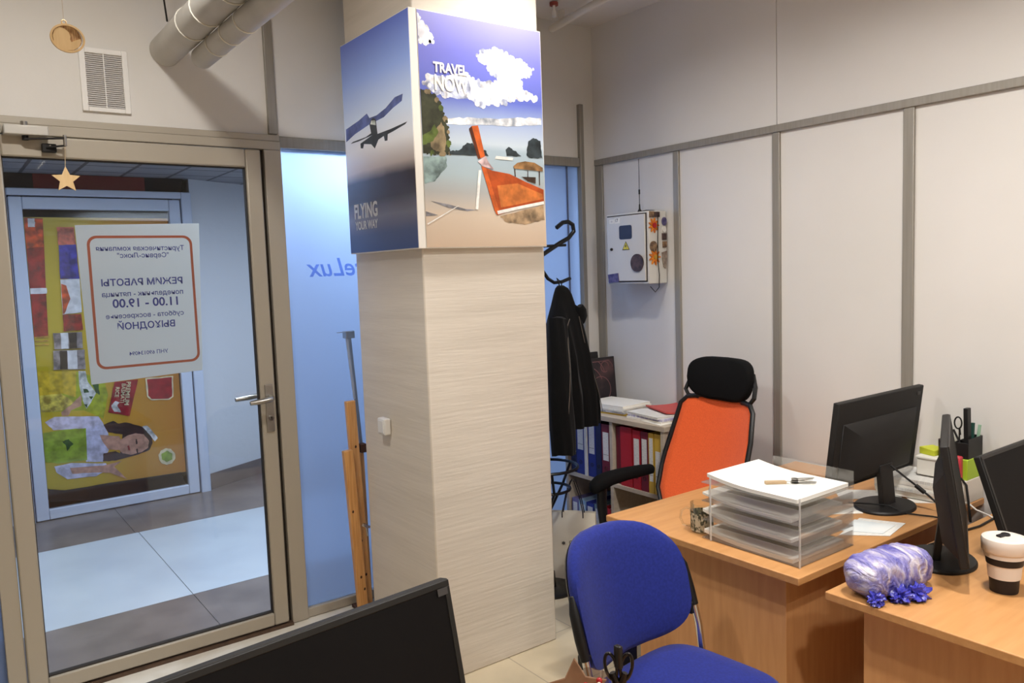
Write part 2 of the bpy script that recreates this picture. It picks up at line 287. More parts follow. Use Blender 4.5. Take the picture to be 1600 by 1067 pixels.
m_paper2 = M('printed paper', (230, 228, 220), .8, rgb2=(206, 206, 204), nscale=26, stretch=(1, 12, 1))
m_desk = M('beech laminate desk top', (199, 147, 94), .42, spec=.4, rgb2=(186, 134, 82), nscale=5, stretch=(1, 9, 9), contrast=(.3, .7))
m_deskp = M('beech laminate desk panel', (206, 152, 100), .5, rgb2=(194, 139, 89), nscale=5, stretch=(9, 9, 1), contrast=(.3, .7))
m_shelf = M('grey beech bookcase board', (196, 182, 164), .55, rgb2=(184, 170, 152), nscale=5, stretch=(9, 1, 9))
m_red = M('red binder card', (172, 30, 40), .5)
m_maroon = M('maroon binder card', (110, 24, 40), .5)
m_blueb = M('blue binder card', (34, 44, 128), .5)
m_navy = M('navy binder card', (26, 28, 70), .5)
m_yellow = M('yellow binder card', (206, 168, 62), .5)
m_label = M('white spine label', (226, 224, 220), .7, rgb2=(206, 206, 206), nscale=60, stretch=(1, 1, 4))
# ------------------------------------------------------------------ setting: office shell
YW, XW = 3.45, 3.174
b = B(); b.box(-2.2, 3.25, -2.6, 3.3, -.06, 0, m_floor); struct(b.build('floor'))
b = B(); b.box(-2.2, 3.25, -2.6, 3.55, 3.03, 3.09, m_ceil); struct(b.build('ceiling'))
b = B(); b.box(-2.28, -2.2, -2.6, 3.55, 0, 3.03, m_wall); struct(b.build('wall_left'))
b = B(); b.box(-2.2, 3.25, -2.68, -2.6, 0, 3.03, m_wall); struct(b.build('wall_rear'))
b = B()
b.box(-2.2, XW, 3.465, 3.55, 2.295, 3.03, m_wall)
b.box(-2.2, -1.0, 3.465, 3.55, 0, 2.295, m_wall)
b.box(3.08, XW + .076, 3.452, 3.55, 0, 2.3, m_wall)
b.box(-2.2, XW, 3.465, 3.55, 0, .1, m_wall)
struct(b.build('wall_back'))
b = B()
ys = [-2.6, -1.4, -.2, 1.02, 2.235, 3.55]
for y0, y1 in zip(ys, ys[1:]):
    b.box(XW, XW + .076, y0 + .0015, y1 - .0015, 2.27, 3.03, m_panel)
yp = [3.42, 2.835, 2.235, 1.626, 1.02, .41, -.2, -.8, -1.4, -2.0, -2.6]
for y0, y1 in zip(yp[1:], yp): b.box(XW, XW + .076, y0 + .005, y1 - .005, 0, 2.27, m_panel)
b.box(XW + .02, XW + .076, -2.6, 3.55, 0, 3.03, m_alu)
struct(b.build('wall_right'))
# aluminium posts and rails
k = 0
def trim(*bx, m=m_alu, bev=.003):
    global k; k += 1
    q = B()
    for t in bx: q.box(*t, m)
    return struct(q.build('trim_%d' % k, bevel=bev))
for y0, y1 in ((3.39, 3.45), (2.816, 2.855), (2.215, 2.255), (1.604, 1.648), (1.0, 1.04), (.39, .43), (-.22, -.18), (-.82, -.78), (-1.42, -1.38), (-2.02, -1.98)):
    trim((XW - .012, XW + .01, y0, y1, 0, 2.252))
trim((XW - .016, XW + .01, -2.6, 3.45, 2.252, 2.286))
trim((1.257, 1.297, 3.45, 3.48, 2.30, 3.03))
trim((3.05, 3.078, 3.44, 3.48, .1, 2.592))
trim((1.30, 3.05, 3.45, 3.50, 2.243, 2.292))
trim((1.30, 3.05, 3.45, 3.50, .10, .143), m=m_alub)
trim((1.225, 1.301, 3.44, 3.52, .10, 2.23), m=m_alub)
trim((.128, .188, 3.44, 3.52, .10, 2.23), m=m_alub)
trim((.128, 1.301, 3.44, 3.52, 2.23, 2.268), (.128, 1.301, 3.446, 3.52, 2.268, 2.296), m=m_alub)
trim((-1.0, .128, 3.45, 3.50, 2.243, 2.292), (-1.0, .128, 3.45, 3.50, .10, .143), (-1.0, -.95, 3.45, 3.50, .143, 2.243), m=m_alub)
trim((2.964, 2.971, 3.466, 3.486, .143, 2.243), m=M('blue grey line strip', (96, 104, 128), .5), bev=0)  # thin blue grey vertical line between the two frosted panes
b = B(); b.box(-1.0, 3.05, 3.30, 3.46, 0, .098, m_step); struct(b.build('trim_step', bevel=.006))
b = B(); b.box(.19, 1.224, 3.425, 3.52, .098, .111, m_brown); struct(b.build('trim_threshold'))
# window panes (frosted)
b = B((2.0, 3.475, 1.2)); b.box(1.301, 2.963, 3.472, 3.478, .143, 2.243, m_frost); w1 = struct(b.build('window_1'))
b = B((3.0, 3.475, 1.2)); b.box(2.972, 3.05, 3.472, 3.478, .143, 2.243, m_frost); struct(b.build('window_2'))
b = B((-.4, 3.475, 1.2)); b.box(-.95, .128, 3.472, 3.478, .143, 2.243, m_frost); struct(b.build('window_3'))
m_lux = frosted('blue vinyl lettering', (150, 174, 236), .9)
b = B((2.0, 3.475, 1.2))
add_text(b, 'ServiceLux', (1.93, 3.469, 1.672), (-1, 0, 0), (0, 0, 1), width=.532, m=m_lux, bold=.012, shear=.25)
b.build('lettering', w1, smooth=0)
# pillar
b = B((1.86, 3.0, 0)); b.box(1.56, 2.167, 2.698, 3.29, 0, 3.03, m_plaster); struct(b.build('wall_pillar', bevel=.006))
# ------------------------------------------------------------------ office door
d = bpy.data.objects.new('door_1', None); COL.objects.link(d); d.location = (.19, 3.47, .115); struct(d, 'beige aluminium glazed door at the left of the photo')
o = (.19, 3.47, .115)
b = B(o)
b.box(.192, .257, 3.43, 3.48, .118, 2.226, m_alub); b.box(1.14, 1.206, 3.43, 3.48, .118, 2.226, m_alub)
b.box(.257, 1.14, 3.43, 3.48, 2.148, 2.226, m_alub); b.box(.257, 1.14, 3.43, 3.48, .118, .176, m_alub)
b.build('leaf_frame', d, bevel=.006)
b = B(o); b.box(.252, .2605, 3.442, 3.47, .17, 2.154, m_gasket); b.box(1.1365, 1.145, 3.442, 3.47, .17, 2.154, m_gasket)
b.box(.257, 1.14, 3.442, 3.47, 2.1445, 2.153, m_gasket); b.box(.257, 1.14, 3.442, 3.47, .172, .180, m_gasket)
b.box(1.207, 1.226, 3.462, 3.515, .112, 2.2295, m_gasket)
b.build('seal', d)
b = B(o); b.box(.255, 1.142, 3.453, 3.459, .174, 2.15, m_glass); b.build('glass_pane', d)
b = B(o)

b.box(1.158, 1.192, 3.422, 3.43, 1.0, 1.21, m_steel)
b.tube([(1.178, 3.43, 1.152), (1.178, 3.392, 1.152), (1.168, 3.378, 1.15), (1.13, 3.375, 1.146), (1.075, 3.378, 1.143)], [.011, .011, .012, .0125, .010], m_steel, 12)
b.build('door_handle', d, bevel=.002)
b = B(o); b.box(1.158, 1.192, 3.48, 3.488, 1.0, 1.21, m_steel)
b.tube([(1.178, 3.48, 1.152), (1.178, 3.52, 1.152), (1.168, 3.532, 1.15), (1.13, 3.535, 1.146), (1.06, 3.532, 1.143)], [.011, .011, .012, .0125, .010], m_steel, 12)
b.build('door_handle', d, bevel=.002)
b = B(o); b.tube([(1.176, 3.424, 1.06), (1.176, 3.412, 1.06)], .011, m_chrome, 14); b.box(1.1735, 1.1785, 3.409, 3.412, 1.053, 1.067, m_gasket); b.build('lock_cylinder', d)
# opening-hours sheet stuck on the outside of the glass, read mirrored from inside
m_sheet = frosted('translucent paper sheet', (226, 228, 226), .72)
m_or = frosted('orange printed line', (196, 104, 72), .55); m_bl = frosted('blue printed text', (58, 66, 150), .5)
t = thing('opening_hours_sign', 'white paper opening-hours sheet with orange border on the door glass', 'sign', (.705, 3.462, 1.29))
o = (.705, 3.462, 1.29)
b = B(o); b.hexa([(.490, 3.461, 1.283), (.912, 3.461, 1.298), (.912, 3.4625, 1.298), (.490, 3.4625, 1.283), (.478, 3.461, 1.902), (.938, 3.461, 1.912), (.938, 3.4625, 1.912), (.478, 3.4625, 1.902)], m_sheet); b.build('sheet', t)
b = B(o)
def rrect(x0, x1, z0, z1, r, n=6):
    p = []
    for cx, cz, a0 in ((x1 - r, z1 - r, 0), (x0 + r, z1 - r, 90), (x0 + r, z0 + r, 180), (x1 - r, z0 + r, 270)):
        for i in range(n + 1):
            a = radians(a0 + 90 * i / n); p.append((cx + r * cos(a), cz + r * sin(a)))
    return p
po = rrect(.514, .905, 1.338, 1.862, .035); pi_ = rrect(.524, .895, 1.348, 1.852, .027)
A = [b.v((x, 3.4605, z)) for x, z in po]; C = [b.v((x, 3.4605, z)) for x, z in pi_]
for i in range(len(A)): b.f([A[i], A[(i + 1) % len(A)], C[(i + 1) % len(A)], C[i]], m_or)
b.build('border', t, smooth=0)
for s, xc, z, w, bold in (('Туристическая компания', .708, 1.797, .327, .012), ('"Сервис-Люкс"', .714, 1.769, .192, .012), ('РЕЖИМ РАБОТЫ', .705, 1.664, .303, .02), ('понедельник - пятница', .704, 1.618, .303, .012),
                          ('11.00 - 19.00', .71, 1.577, .245, .02), ('суббота - воскресенье', .706, 1.53, .292, .012), ('ВЫХОДНОЙ', .707, 1.484, .216, .02), ('УНП 690134094', .707, 1.384, .146, .01)):
    b = B(o); add_text(b, s, (xc + w / 2, 3.4603, z), (-1, 0, 0), (0, 0, 1), width=w, m=m_bl, bold=bold); b.build('lettering', t, smooth=0)
# door closer
m_closer = M('silver closer paint', (206, 204, 198), .3, .35)
t = thing('door_closer', 'silver hydraulic door closer above the glass door', 'door closer', (.3, 3.44, 2.19))
o = (.3, 3.44, 2.19)
b = B(o); b.box(.13, .262, 3.395, 3.438, 2.235, 2.262, m_closer); b.box(.268, .409, 3.385, 3.438, 2.221, 2.256, m_closer); b.build('body', t, bevel=.004)
b = B(o); b.tube([(.335, 3.41, 2.256), (.335, 3.41, 2.272)], .012, m_steel); b.build('adjuster_cap', t)
b = B(o); b.tube([(.335, 3.41, 2.221), (.335, 3.41, 2.205)], .011, m_black); b.build('pivot', t)
b = B(o); b.beam((.335, 3.40, 2.208), (.455, 3.372, 2.214), .016, .005, m_blackm); b.tube([(.457, 3.372, 2.226), (.457, 3.372, 2.186)], .006, m_steel); b.beam((.457, 3.375, 2.188), (.40, 3.40, 2.182), .013, .005, m_blackm); b.build('arm', t)
b = B(o); b.box(.385, .432, 3.40, 3.43, 2.166, 2.196, m_blackm); b.ball((.412, 3.398, 2.186), .006, m_chrome, 1); b.build('bracket', t, bevel=.003)
# star ornament hanging from the closer arm, round ornament from the ceiling
m_wood = M('light plywood', (232, 200, 150), .6, rgb2=(222, 188, 136), nscale=10, stretch=(8, 1, 1))
m_engr = M('engraved brown plywood', (140, 100, 66), .8, rgb2=(206, 168, 120), nscale=40, stretch=(6, 1, 1))
m_thread = M('thin thread', (190, 170, 140), .8)
t = thing('star_ornament', 'light plywood star hanging in front of the glass door', 'ornament', (.452, 3.375, 2.015))
o = (.452, 3.375, 2.015); b = B(o); p = []
for i in range(10):
    a = pi / 2 + i * pi / 5; r = .049 if i % 2 == 0 else .0225
    p.append((.451 + r * cos(a), 2.063 + r * sin(a)))
b.prism(p, .006, m_wood, (1, 0, 0), (0, 0, 1), (0, 3.375, 0)); b.build('star', t)
b = B(o); b.tube([(.451, 3.372, 2.110), (.456, 3.372, 2.188)], .0012, m_thread, 6); b.build('thread', t)
t = thing('round_ornament', 'round plywood silhouette ornament hanging above the door', 'ornament', (.334, 2.295, 2.253), 0)
o = (.334, 2.295, 2.289); b = B((.334, 2.295, 2.253))
n_ = 40
b.mt = Matrix.Rotation(radians(4), 4, 'Y')
c0 = Vector(o)
ro = [(.0390 * cos(2 * pi * i / n_), .0350 * sin(2 * pi * i / n_)) for i in range(n_)]
ri = [(.0342 * cos(2 * pi * i / n_), .0302 * sin(2 * pi * i / n_)) for i in range(n_)]
rings = []
for ring, y in ((ri, .0), (ro, .0), (ro, .006), (ri, .006)): rings.append([c0 + Vector((x, y, z)) for x, z in ring])
R = [[b.v(q) for q in r] for r in rings]
for i in range(4):
    for j in range(n_): b.f([R[i][j], R[i][(j + 1) % n_], R[(i + 1) % 4][(j + 1) % n_], R[(i + 1) % 4][j]], m_wood)
b.build('rim', t)
b = B((.334, 2.295, 2.253)); b.prism([(x, z) for x, z in ri], .003, m_engr, (1, 0, 0), (0, 0, 1), c0 + Vector((0, .005, 0))); b.build('disc', t)
b = B((.334, 2.295, 2.253))
sil = [(-.038, -.022), (-.041, .004), (-.034, .024), (-.02, .034), (-.004, .03), (.008, .02), (.012, .006), (.01, -.004), (.014, -.012), (.028, -.004), (.042, .002), (.044, -.008), (.036, -.026), (.018, -.038), (-.005, -.041), (-.026, -.034)]
b.prism([(x * .735, z * .735) for x, z in sil], .003, m_wood, (1, 0, 0), (0, 0, 1), c0 + Vector((0, .0035, 0))); b.build('silhouette', t)
b = B((.334, 2.295, 2.253)); b.tube([c0 + Vector((-.003 + .0052 * cos(a * pi / 6), .003, .0385 + .0052 * sin(a * pi / 6))) for a in range(12)], .0016, m_wood, 6, closed=True)
b.build('eyelet', t)
b = B((.334, 2.295, 2.253)); b.tube([c0 + Vector((-.003, .003, .0437)), Vector((.331, 2.298, 3.03))], .0006, m_thread, 5); b.build('thread', t)
# ventilation grille
m_grey = M('grey louvre', (208, 204, 200), .6)
t = thing('ventilation_grille', 'white louvred ventilation grille on the wall above the door', 'vent', (.623, 3.46, 2.337))
o = (.623, 3.46, 2.337); b = B(o)
x0, x1, z0, z1 = .538, .709, 2.337, 2.577
b.box(x0, x0 + .021, 3.452, 3.466, z0, z1, m_white); b.box(x1 - .021, x1, 3.452, 3.466, z0, z1, m_white)
b.box(x0 + .021, x1 - .021, 3.452, 3.466, z0, z0 + .017, m_white); b.box(x0 + .021, x1 - .021, 3.452, 3.466, z1 - .02, z1, m_white); b.build('frame', t, bevel=.002)
b = B(o); b.box(x0 + .02, x1 - .02, 3.463, 3.4655, z0 + .016, z1 - .018, m_grey); b.build('backing', t)
b = B(o)
for i in range(26):
    z = z0 + .019 + i * .00775
    b.hexa([(x0 + .021, 3.4555, z), (x1 - .021, 3.4555, z), (x1 - .021, 3.4565, z), (x0 + .021, 3.4565, z), (x0 + .021, 3.4618, z + .0075), (x1 - .021, 3.4618, z + .0075), (x1 - .021, 3.4628, z + .0075), (x0 + .021, 3.4628, z + .0075)], m_grey)
b.box(.621, .6245, 3.453, 3.464, z0 + .016, z1 - .018, m_white); b.build('louvre', t)
# wrapped ducts
m_duct = M('grey foil pipe insulation', (196, 192, 184), .5, .05, rgb2=(182, 178, 170), nscale=5, bump=.25, bscale=9)
m_tape = M('white string ties', (232, 228, 216), .7)
def duct(label, cx, cz, r, y1, ties):
    t = thing('wrapped_duct', label, 'duct', (cx, y1, cz - r)); o = (cx, y1, cz - r); q = B(o); rings = []; n = 28
    ln = y1 + .6; m = 26
    for i in range(m + 1):
        y = y1 - ln * i / m; ring = []
        for j in range(n):
            a = 2 * pi * j / n
            k_ = 1 + .02 * noise.noise(Vector((cos(a) * 1.5 + cx * 9, sin(a) * 1.5, y * 4)))
            ring.append((cx + r * k_ * cos(a), y, cz + r * k_ * sin(a)))
        rings.append(ring)
    q.loft(rings, m_duct); q.build('insulation', t, smooth=60)
    for y in ties:
        q = B(o); p = [(cx + r * 1.04 * cos(a / 20 * 2 * pi), y + .01 * sin(a / 20 * 2 * pi), cz + r * 1.04 * sin(a / 20 * 2 * pi)) for a in range(20)]
        q.tube(p, .0022, m_tape, 6, closed=True); q.build('string_tie', t)
duct('thick grey wrapped duct running from the wall above the door', .855, 2.60, .060, 3.464, (3.05, 2.86, 2.6))
duct('thinner grey wrapped duct hanging under the thick one',   .922, 2.522, .041, 3.2, (3.0, 2.84, 2.68, 2.3))
b = B((.83, 3.2, 2.7))
b.tube([(.775, 3.10, 3.03), (.785, 3.16, 2.9), (.80, 3.22, 2.76), (.822, 3.27, 2.66)], .0035, m_blackm, 6); b.tube([(.80, 3.10, 3.03), (.795, 3.16, 2.92), (.80, 3.21, 2.80), (.77, 3.23, 2.78)], .0025, m_blackm, 6)
tag(b.build('ceiling_cable'), 'thin dark cable dropping from the ceiling onto the thick duct', 'cable')
# pipe and sprinkler by the pillar
m_pipe = M('white painted pipe', (226, 218, 202), .5)
b = B((2.76, 3.0, 2.96)); b.tube([(2.83, 3.40, 2.96), (2.70, 2.60, 2.96), (2.6, 2.0, 2.96)], .02, m_pipe, 14)
for y in (3.3, 2.4): b.box(2.69 + (y - 2.4) * .14 - .005, 2.69 + (y - 2.4) * .14 + .005, y - .02, y + .02, 2.975, 3.03, m_pipe)
tag(b.build('ceiling_pipe'), 'white pipe under the ceiling behind the pillar', 'pipe')
m_redp = M('red sprinkler paint', (150, 70, 62), .5)
t = thing('fire_sprinkler', 'small ceiling sprinkler with a red collar beside the white pipe', 'sprinkler', (2.70, 3.22, 2.95)); o = (2.70, 3.22, 2.95)
b = B(o); b.lathe([(.022, .06), (.022, .075), (.008, .08)], o, m_redp); b.build('collar', t)
b = B(o); b.lathe([(.006, .0), (.012, .005), (.012, .03), (.007, .04), (.007, .062)], o, m_white); b.build('head', t)
# ------------------------------------------------------------------ corridor behind the glass
m_cfl = M('corridor base', (120, 118, 122), .4)
m_cw = tiles('pale corridor floor tile', (206, 212, 216), (200, 206, 212), (120, 126, 136), 1.22, (0, 0, 0), .003, .3)
m_cb = M('brown grey marbled corridor tile', (104, 94, 92), .3, rgb2=(134, 122, 116), nscale=4, contrast=(.3, .75))
b = B(); b.box(-2, 4.2, 3.55, 6.7, .04, .1, m_cfl)
struct(b.build('floor_corridor'))
m_cp = M('pale corridor tile', (200, 208, 214), .3, rgb2=(188, 196, 204), nscale=2.5)
CX = [-1.48, -.26, .957, 2.175, 3.39]
b = B((1, 4.7, .1))
for x0, x1 in zip(CX, CX[1:]):
    b.box(x0 + .002, x1 - .002, 4.1, 5.375, .1, .104, m_cp)
struct(b.build('floor_tiles_pale'))
b = B((1, 4.7, .1))
for x0, x1 in zip(CX, CX[1:]):
    b.box(x0 + .002, x1 - .002, 3.52, 4.096, .1, .104, m_cb); b.box(x0 + .002 - .02, x1 - .002 - .02, 5.379, 6.5, .1, .104, m_cb)
struct(b.build('floor_tiles_dark'))
m_grid = tiles('corridor grid ceiling', (150, 152, 158), (140, 142, 150), (70, 70, 76), .3, (.05, .1, 0), .012, .6)
b = B(); b.box(-2, 4.2, 3.55, 6.7, 2.415, 2.47, m_grid); struct(b.build('ceiling_corridor'))
m_cwall = M('pale textured corridor wall', (206, 208, 212), .7, bump=.3, bscale=14)
b = B((2, 6.2, 0))
b.prism([(1.60, 6.10), (2.25, 6.43), (2.25, 6.6), (1.60, 6.6)], 2.315, m_cwall, c=(0, 0, .1))
b.box(2.25, 4.2, 6.43, 6.6, .1, 2.415, m_cwall)
b.box(-2, .40, 6.10, 6.6, .1, 2.415, m_cwall)
b.box(-2.08, -2, 3.55, 6.7, .1, 2.415, m_cwall); b.box(4.2, 4.28, 3.55, 6.7, .1, 2.415, m_cwall)
struct(b.build('wall_corridor'))
b = B((2, 6.2, 0)); b.prism([(1.602, 6.09), (2.25, 6.42), (2.25, 6.43), (1.602, 6.10)], .125, m_cb, c=(0, 0, .1)); struct(b.build('baseboard_corridor'))
m_void = M('dark unlit shop interior', (34, 30, 32), .9)
m_voidr = M('dark red header board', (110, 34, 34), .7)
b = B(); b.box(.3, 1.7, 6.9, 6.95, .1, 2.6, m_void); b.box(.3, .35, 6.6, 6.9, .1, 2.6, m_void); b.box(1.65, 1.7, 6.6, 6.9, .1, 2.6, m_void); struct(b.build('wall_shop'))
b = B((1, 6.1, 2.36)); b.box(.40, 1.555, 6.10, 6.14, 2.315, 2.415, m_void); b.box(.62, 1.30, 6.095, 6.10, 2.318, 2.412, m_voidr); struct(b.build('trim_header'))
# shop door opposite
m_pvc = M('white blue shop door profile', (196, 204, 220), .35)
d2 = bpy.data.objects.new('door_2', None); COL.objects.link(d2); d2.location = (1, 6.1, .1); struct(d2, 'white shop door across the corridor'); o = (1, 6.1, .1)
b = B(o); b.box(1.53, 1.60, 6.06, 6.12, .1, 2.315, m_pvc); b.box(.40, .462, 6.06, 6.12, .1, 2.315, m_pvc); b.box(.462, 1.53, 6.06, 6.12, 2.268, 2.315, m_pvc); b.build('door_frame', d2, bevel=.006)
b = B(o); b.box(.468, .545, 6.07, 6.12, .108, 2.26, m_pvc); b.box(1.445, 1.523, 6.07, 6.12, .108, 2.26, m_pvc); b.box(.545, 1.445, 6.07, 6.12, 2.18, 2.26, m_pvc); b.box(.545, 1.445, 6.07, 6.12, .108, .178, m_pvc); b.build('leaf_frame', d2, bevel=.006)
b = B(o); b.box(.54, 1.45, 6.088, 6.093, .172, 2.186, m_glass); b.build('glass_pane', d2)
# advertising poster behind the shop door glass
PAL = dict(cloudmid=(214, 216, 234), cloudshade=(188, 194, 226), cloud=(232, 232, 240), haze=(214, 222, 236), ripple=(132, 152, 150), wetsand=(164, 138, 108), shade=(128, 126, 130), cliff=(56, 58, 42), rock=(132, 116, 88), moss=(86, 100, 48), isle=(50, 58, 62), white=(240, 238, 232), prowdark=(92, 46, 26), prow=(206, 98, 44), hull=(176, 78, 34), plank=(206, 118, 58), ribbon=(230, 190, 190), canopy=(150, 112, 72), post=(66, 48, 36),
           dcloud=(96, 110, 166), plane=(66, 72, 80), cockpit=(190, 196, 190), blur=(40, 38, 46),
           lime=(170, 180, 40), yel=(214, 184, 52), bowl=(226, 200, 90), skin=(196, 150, 130), dish=(224, 232, 226), herb=(44, 84, 40), blouse=(206, 206, 232), apron=(150, 178, 60), hair=(52, 34, 34), lip=(170, 60, 60), band=(220, 224, 232), red=(168, 34, 44), ivory=(232, 220, 180), blackp=(26, 22, 22), redp=(150, 40, 34), orangep=(206, 84, 40), whitep=(226, 226, 228), goldp=(200, 150, 60), salmonp=(200, 110, 90), bluep=(66, 64, 160), greyp=(150, 140, 140))
PM = {}
def rough(pts, amp, seed, n=4):
    out = []
    for i, a in enumerate(pts):
        c = pts[(i + 1) % len(pts)]
        for k_ in range(n):
            t_ = k_ / n; x, z = a[0] + (c[0] - a[0]) * t_, a[1] + (c[1] - a[1]) * t_
            s_ = amp if k_ else amp * .3
            v = noise.noise_vector(Vector((x * 60, z * 60, seed * 3.1)))
            out.append((x + v.x * s_, z + v.y * s_))
    return out
def pm(n, rg=.45):
    if n not in PM:
        c = PAL[n]; v = .10 if n in ('cloud', 'white', 'whitep', 'ivory') else .16 if n in ('prow', 'hull', 'plank', 'dcloud', 'plane', 'red', 'apron', 'yel', 'lime', 'skin', 'blouse') else .32
        PM[n] = M('print ' + n, tuple(x * (1 - v) for x in c), rg, spec=.3, rgb2=tuple(min(255, x * (1 + v * .6)) for x in c), nscale=22)
    return PM[n]
t = thing('food_poster', 'yellow rice advert poster with a cook behind the shop door glass', 'poster', (1.0, 6.13, .3)); o = (1.0, 6.13, .3)
b = B(o); b.box(.55, 1.44, 6.112, 6.118, .27, 2.13, gradient('yellow advert print', [(0, (196, 176, 40)), (.35, (206, 176, 44)), (.6, (206, 152, 40)), (1, (200, 132, 40))], axis=0, noise_amt=.15, nscale=3)); b.build('sheet', t)
b = B(o)
for i, (c, pts) in enumerate(ART_RICE):
    b.prism([(min(max(x, .551), 1.439), z) for x, z in rough(pts, .004, i)], 0, pm(c), (1, 0, 0), (0, 0, 1), (0, 6.1115 - i * .0003, 0))
b.build('artwork', t, smooth=0)
b = B(o)
for s, x, z, l in (('PREMIUM', 1.083, .985, .165), ('BASMATI', 1.053, .975, .135), ('RICE', 1.012, .955, .07)):
    add_text(b, s, (x, 6.0935, z), (-.16, 0, -1), (1, 0, -.16), width=l, m=pm('ivory'), bold=.02)
b.build('lettering', t, smooth=0)
# ------------------------------------------------------------------ posters on the pillar
m_side = M('white canvas edge', (240, 236, 228), .5)
m_sky = gradient('beach photo print', [(0, (206, 182, 158)), (.14, (214, 196, 176)), (.24, (176, 176, 174)), (.32, (170, 186, 192)), (.43, (168, 186, 198)), (.46, (196, 208, 218)), (.58, (150, 166, 206)), (.66, (96, 108, 190)), (.85, (120, 122, 206)), (1, (150, 148, 218))], noise_amt=.03, nscale=4, rough=.35)
t = thing('travel_poster', 'bright beach poster with a longtail boat on the pillar front', 'poster', (1.85, 2.68, 1.766)); o = (1.85, 2.68, 1.766)
b = B(o); b.box(1.5605, 2.155, 2.664, 2.697, 1.766, 2.661, m_side); b.build('panel', t, bevel=.002)
b = B(o); b.box(1.5625, 2.151, 2.6625, 2.664, 1.77, 2.657, m_sky); b.build('photo_print', t, smooth=0)
b = B(o)
CS = ('cloudshade', [(.06, .69), (.10, .735), (.22, .735), (.38, .752), (.405, .70), (.40, .655), (.30, .645), (.2, .655), (.12, .66)])
for i, (c, pts) in enumerate(ART_TRAVEL[:1] + [CS] + ART_TRAVEL[1:]):
    b.prism([(1.545 + .61 * min(max(u, .03), .992), 1.766 + .895 * min(max(v, .006), .994)) for u, v in (rough(pts, .007 if c in ('cloud', 'isle', 'cliff', 'moss', 'haze', 'rock', 'ripple', 'wetsand') else .0, i, 6))], 0, pm(c), (1, 0, 0), (0, 0, 1), (0, 2.6622 - i * .00008, 0))
def puffs(poly, cols, y0, r0, r1, seed, keep=lambda u, v: True):
    rg = random.Random(seed); n_ = 0
    for i, a in enumerate(poly):
        c = poly[(i + 1) % len(poly)]; ln = sqrt((a[0] - c[0]) ** 2 + (a[1] - c[1]) ** 2); k_ = max(1, int(ln / .018))
        for q in range(k_):
            f_ = q / k_; u = a[0] + (c[0] - a[0]) * f_ + rg.uniform(-.006, .006); v = a[1] + (c[1] - a[1]) * f_ + rg.uniform(-.006, .006); r = rg.uniform(r0, r1)
            if not keep(u, v): continue
            n_ += 1; pts = []
            for j in range(14):
                an = 2 * pi * j / 14; rr = r * (1 + .25 * noise.noise(Vector((cos(an) * 1.5 + n_, sin(an) * 1.5, seed))))
                pts.append((1.545 + .61 * min(max(u + rr * cos(an), .03), .99), 1.766 + .895 * min(v + .68 * rr * sin(an), .994)))
            b.prism(pts, 0, pm(rg.choice(cols)), (1, 0, 0), (0, 0, 1), (0, y0 - n_ * .000004, 0))
puffs(ART_TRAVEL[0][1], ['cloud', 'cloud', 'cloudshade', 'cloudmid'], 2.66208, .008, .024, 3)
puffs(ART_TRAVEL[1][1], ['cloud', 'cloudmid'], 2.66208, .008, .02, 5)
puffs(ART_TRAVEL[7][1], ['cliff', 'moss', 'cliff', 'rock'], 2.66145, .008, .02, 8, lambda u, v: u > .05)
b.build('artwork', t, smooth=0)
m_ink = M('white poster lettering', (240, 238, 230), .5)
b = B(o)
add_text(b, 'TRAVEL', (1.545 + .61 * .127, 2.6594, 1.766 + .895 * .747), (1, 0, .005), (0, 0, 1), width=.61 * .255, height=.895 * .044, m=m_ink, bold=.035)
add_text(b, 'NOW', (1.545 + .61 * .133, 2.6594, 1.766 + .895 * .671), (1, 0, .005), (0, 0, 1), width=.61 * .255, height=.895 * .068, m=m_ink, bold=.035)
b.build('lettering', t, smooth=0)
m_sky2 = gradient('dusk sky photo print', [(0, (72,92,146)), (.08, (96,110,156)), (.16, (150,150,168)), (.24, (84,76,80)), (.33, (84,78,86)), (.38, (228,218,214)), (.48, (240,240,244)), (.62, (214,230,255)), (.8, (156,184,250)), (1, (104,126,215))], noise_amt=.03, nscale=4, rough=.35)
t = thing('flying_poster', 'dark blue airplane poster on the left face of the pillar', 'poster', (1.54, 2.96, 1.766)); o = (1.54, 2.96, 1.766)
b = B(o); b.box(1.526, 1.559, 2.663, 3.265, 1.766, 2.661, m_side); b.build('panel', t, bevel=.002)
b = B(o); b.box(1.5245, 1.526, 2.664, 3.261, 1.77, 2.657, m_sky2); b.build('photo_print', t, smooth=0)
b = B(o)
for i, (c, pts) in enumerate(ART_FLY[:3]):
    b.prism([(.605 * min(max(u, .01), .99), 1.766 + .895 * v) for u, v in pts], 0, pm(c), (0, -1, 0), (0, 0, 1), (1.5242 - i * .0001, 3.265, 0))
b.build('artwork', t, smooth=0)
m_ink2 = M('grey white poster lettering', (244, 244, 240), .5)
b = B(o)
add_text(b, 'FLYING', (1.5236, 3.265 - .605 * .103, 1.766 + .895 * .164), (0, -1, 0), (0, 0, 1), width=.605 * .36, height=.895 * .072, m=m_ink2, bold=.03)
add_text(b, 'YOUR WAY', (1.5236, 3.265 - .605 * .108, 1.766 + .895 * .111), (0, -1, 0), (0, 0, 1), width=.605 * .35, height=.895 * .042, m=m_ink2, bold=.03)
b.build('lettering', t, smooth=0)
# door chime on the pillar
t = thing('door_sensor', 'small white plastic box on the left face of the pillar', 'sensor box', (1.545, 3.06, .985)); o = (1.545, 3.06, .985)
b = B(o); b.box(1.526, 1.558, 3.025, 3.092, .985, 1.057, m_white); b.build('casing', t, bevel=.006)
b = B(o); b.box(1.523, 1.5265, 3.034, 3.083, .994, 1.048, m_white); b.build('cover', t, bevel=.002)
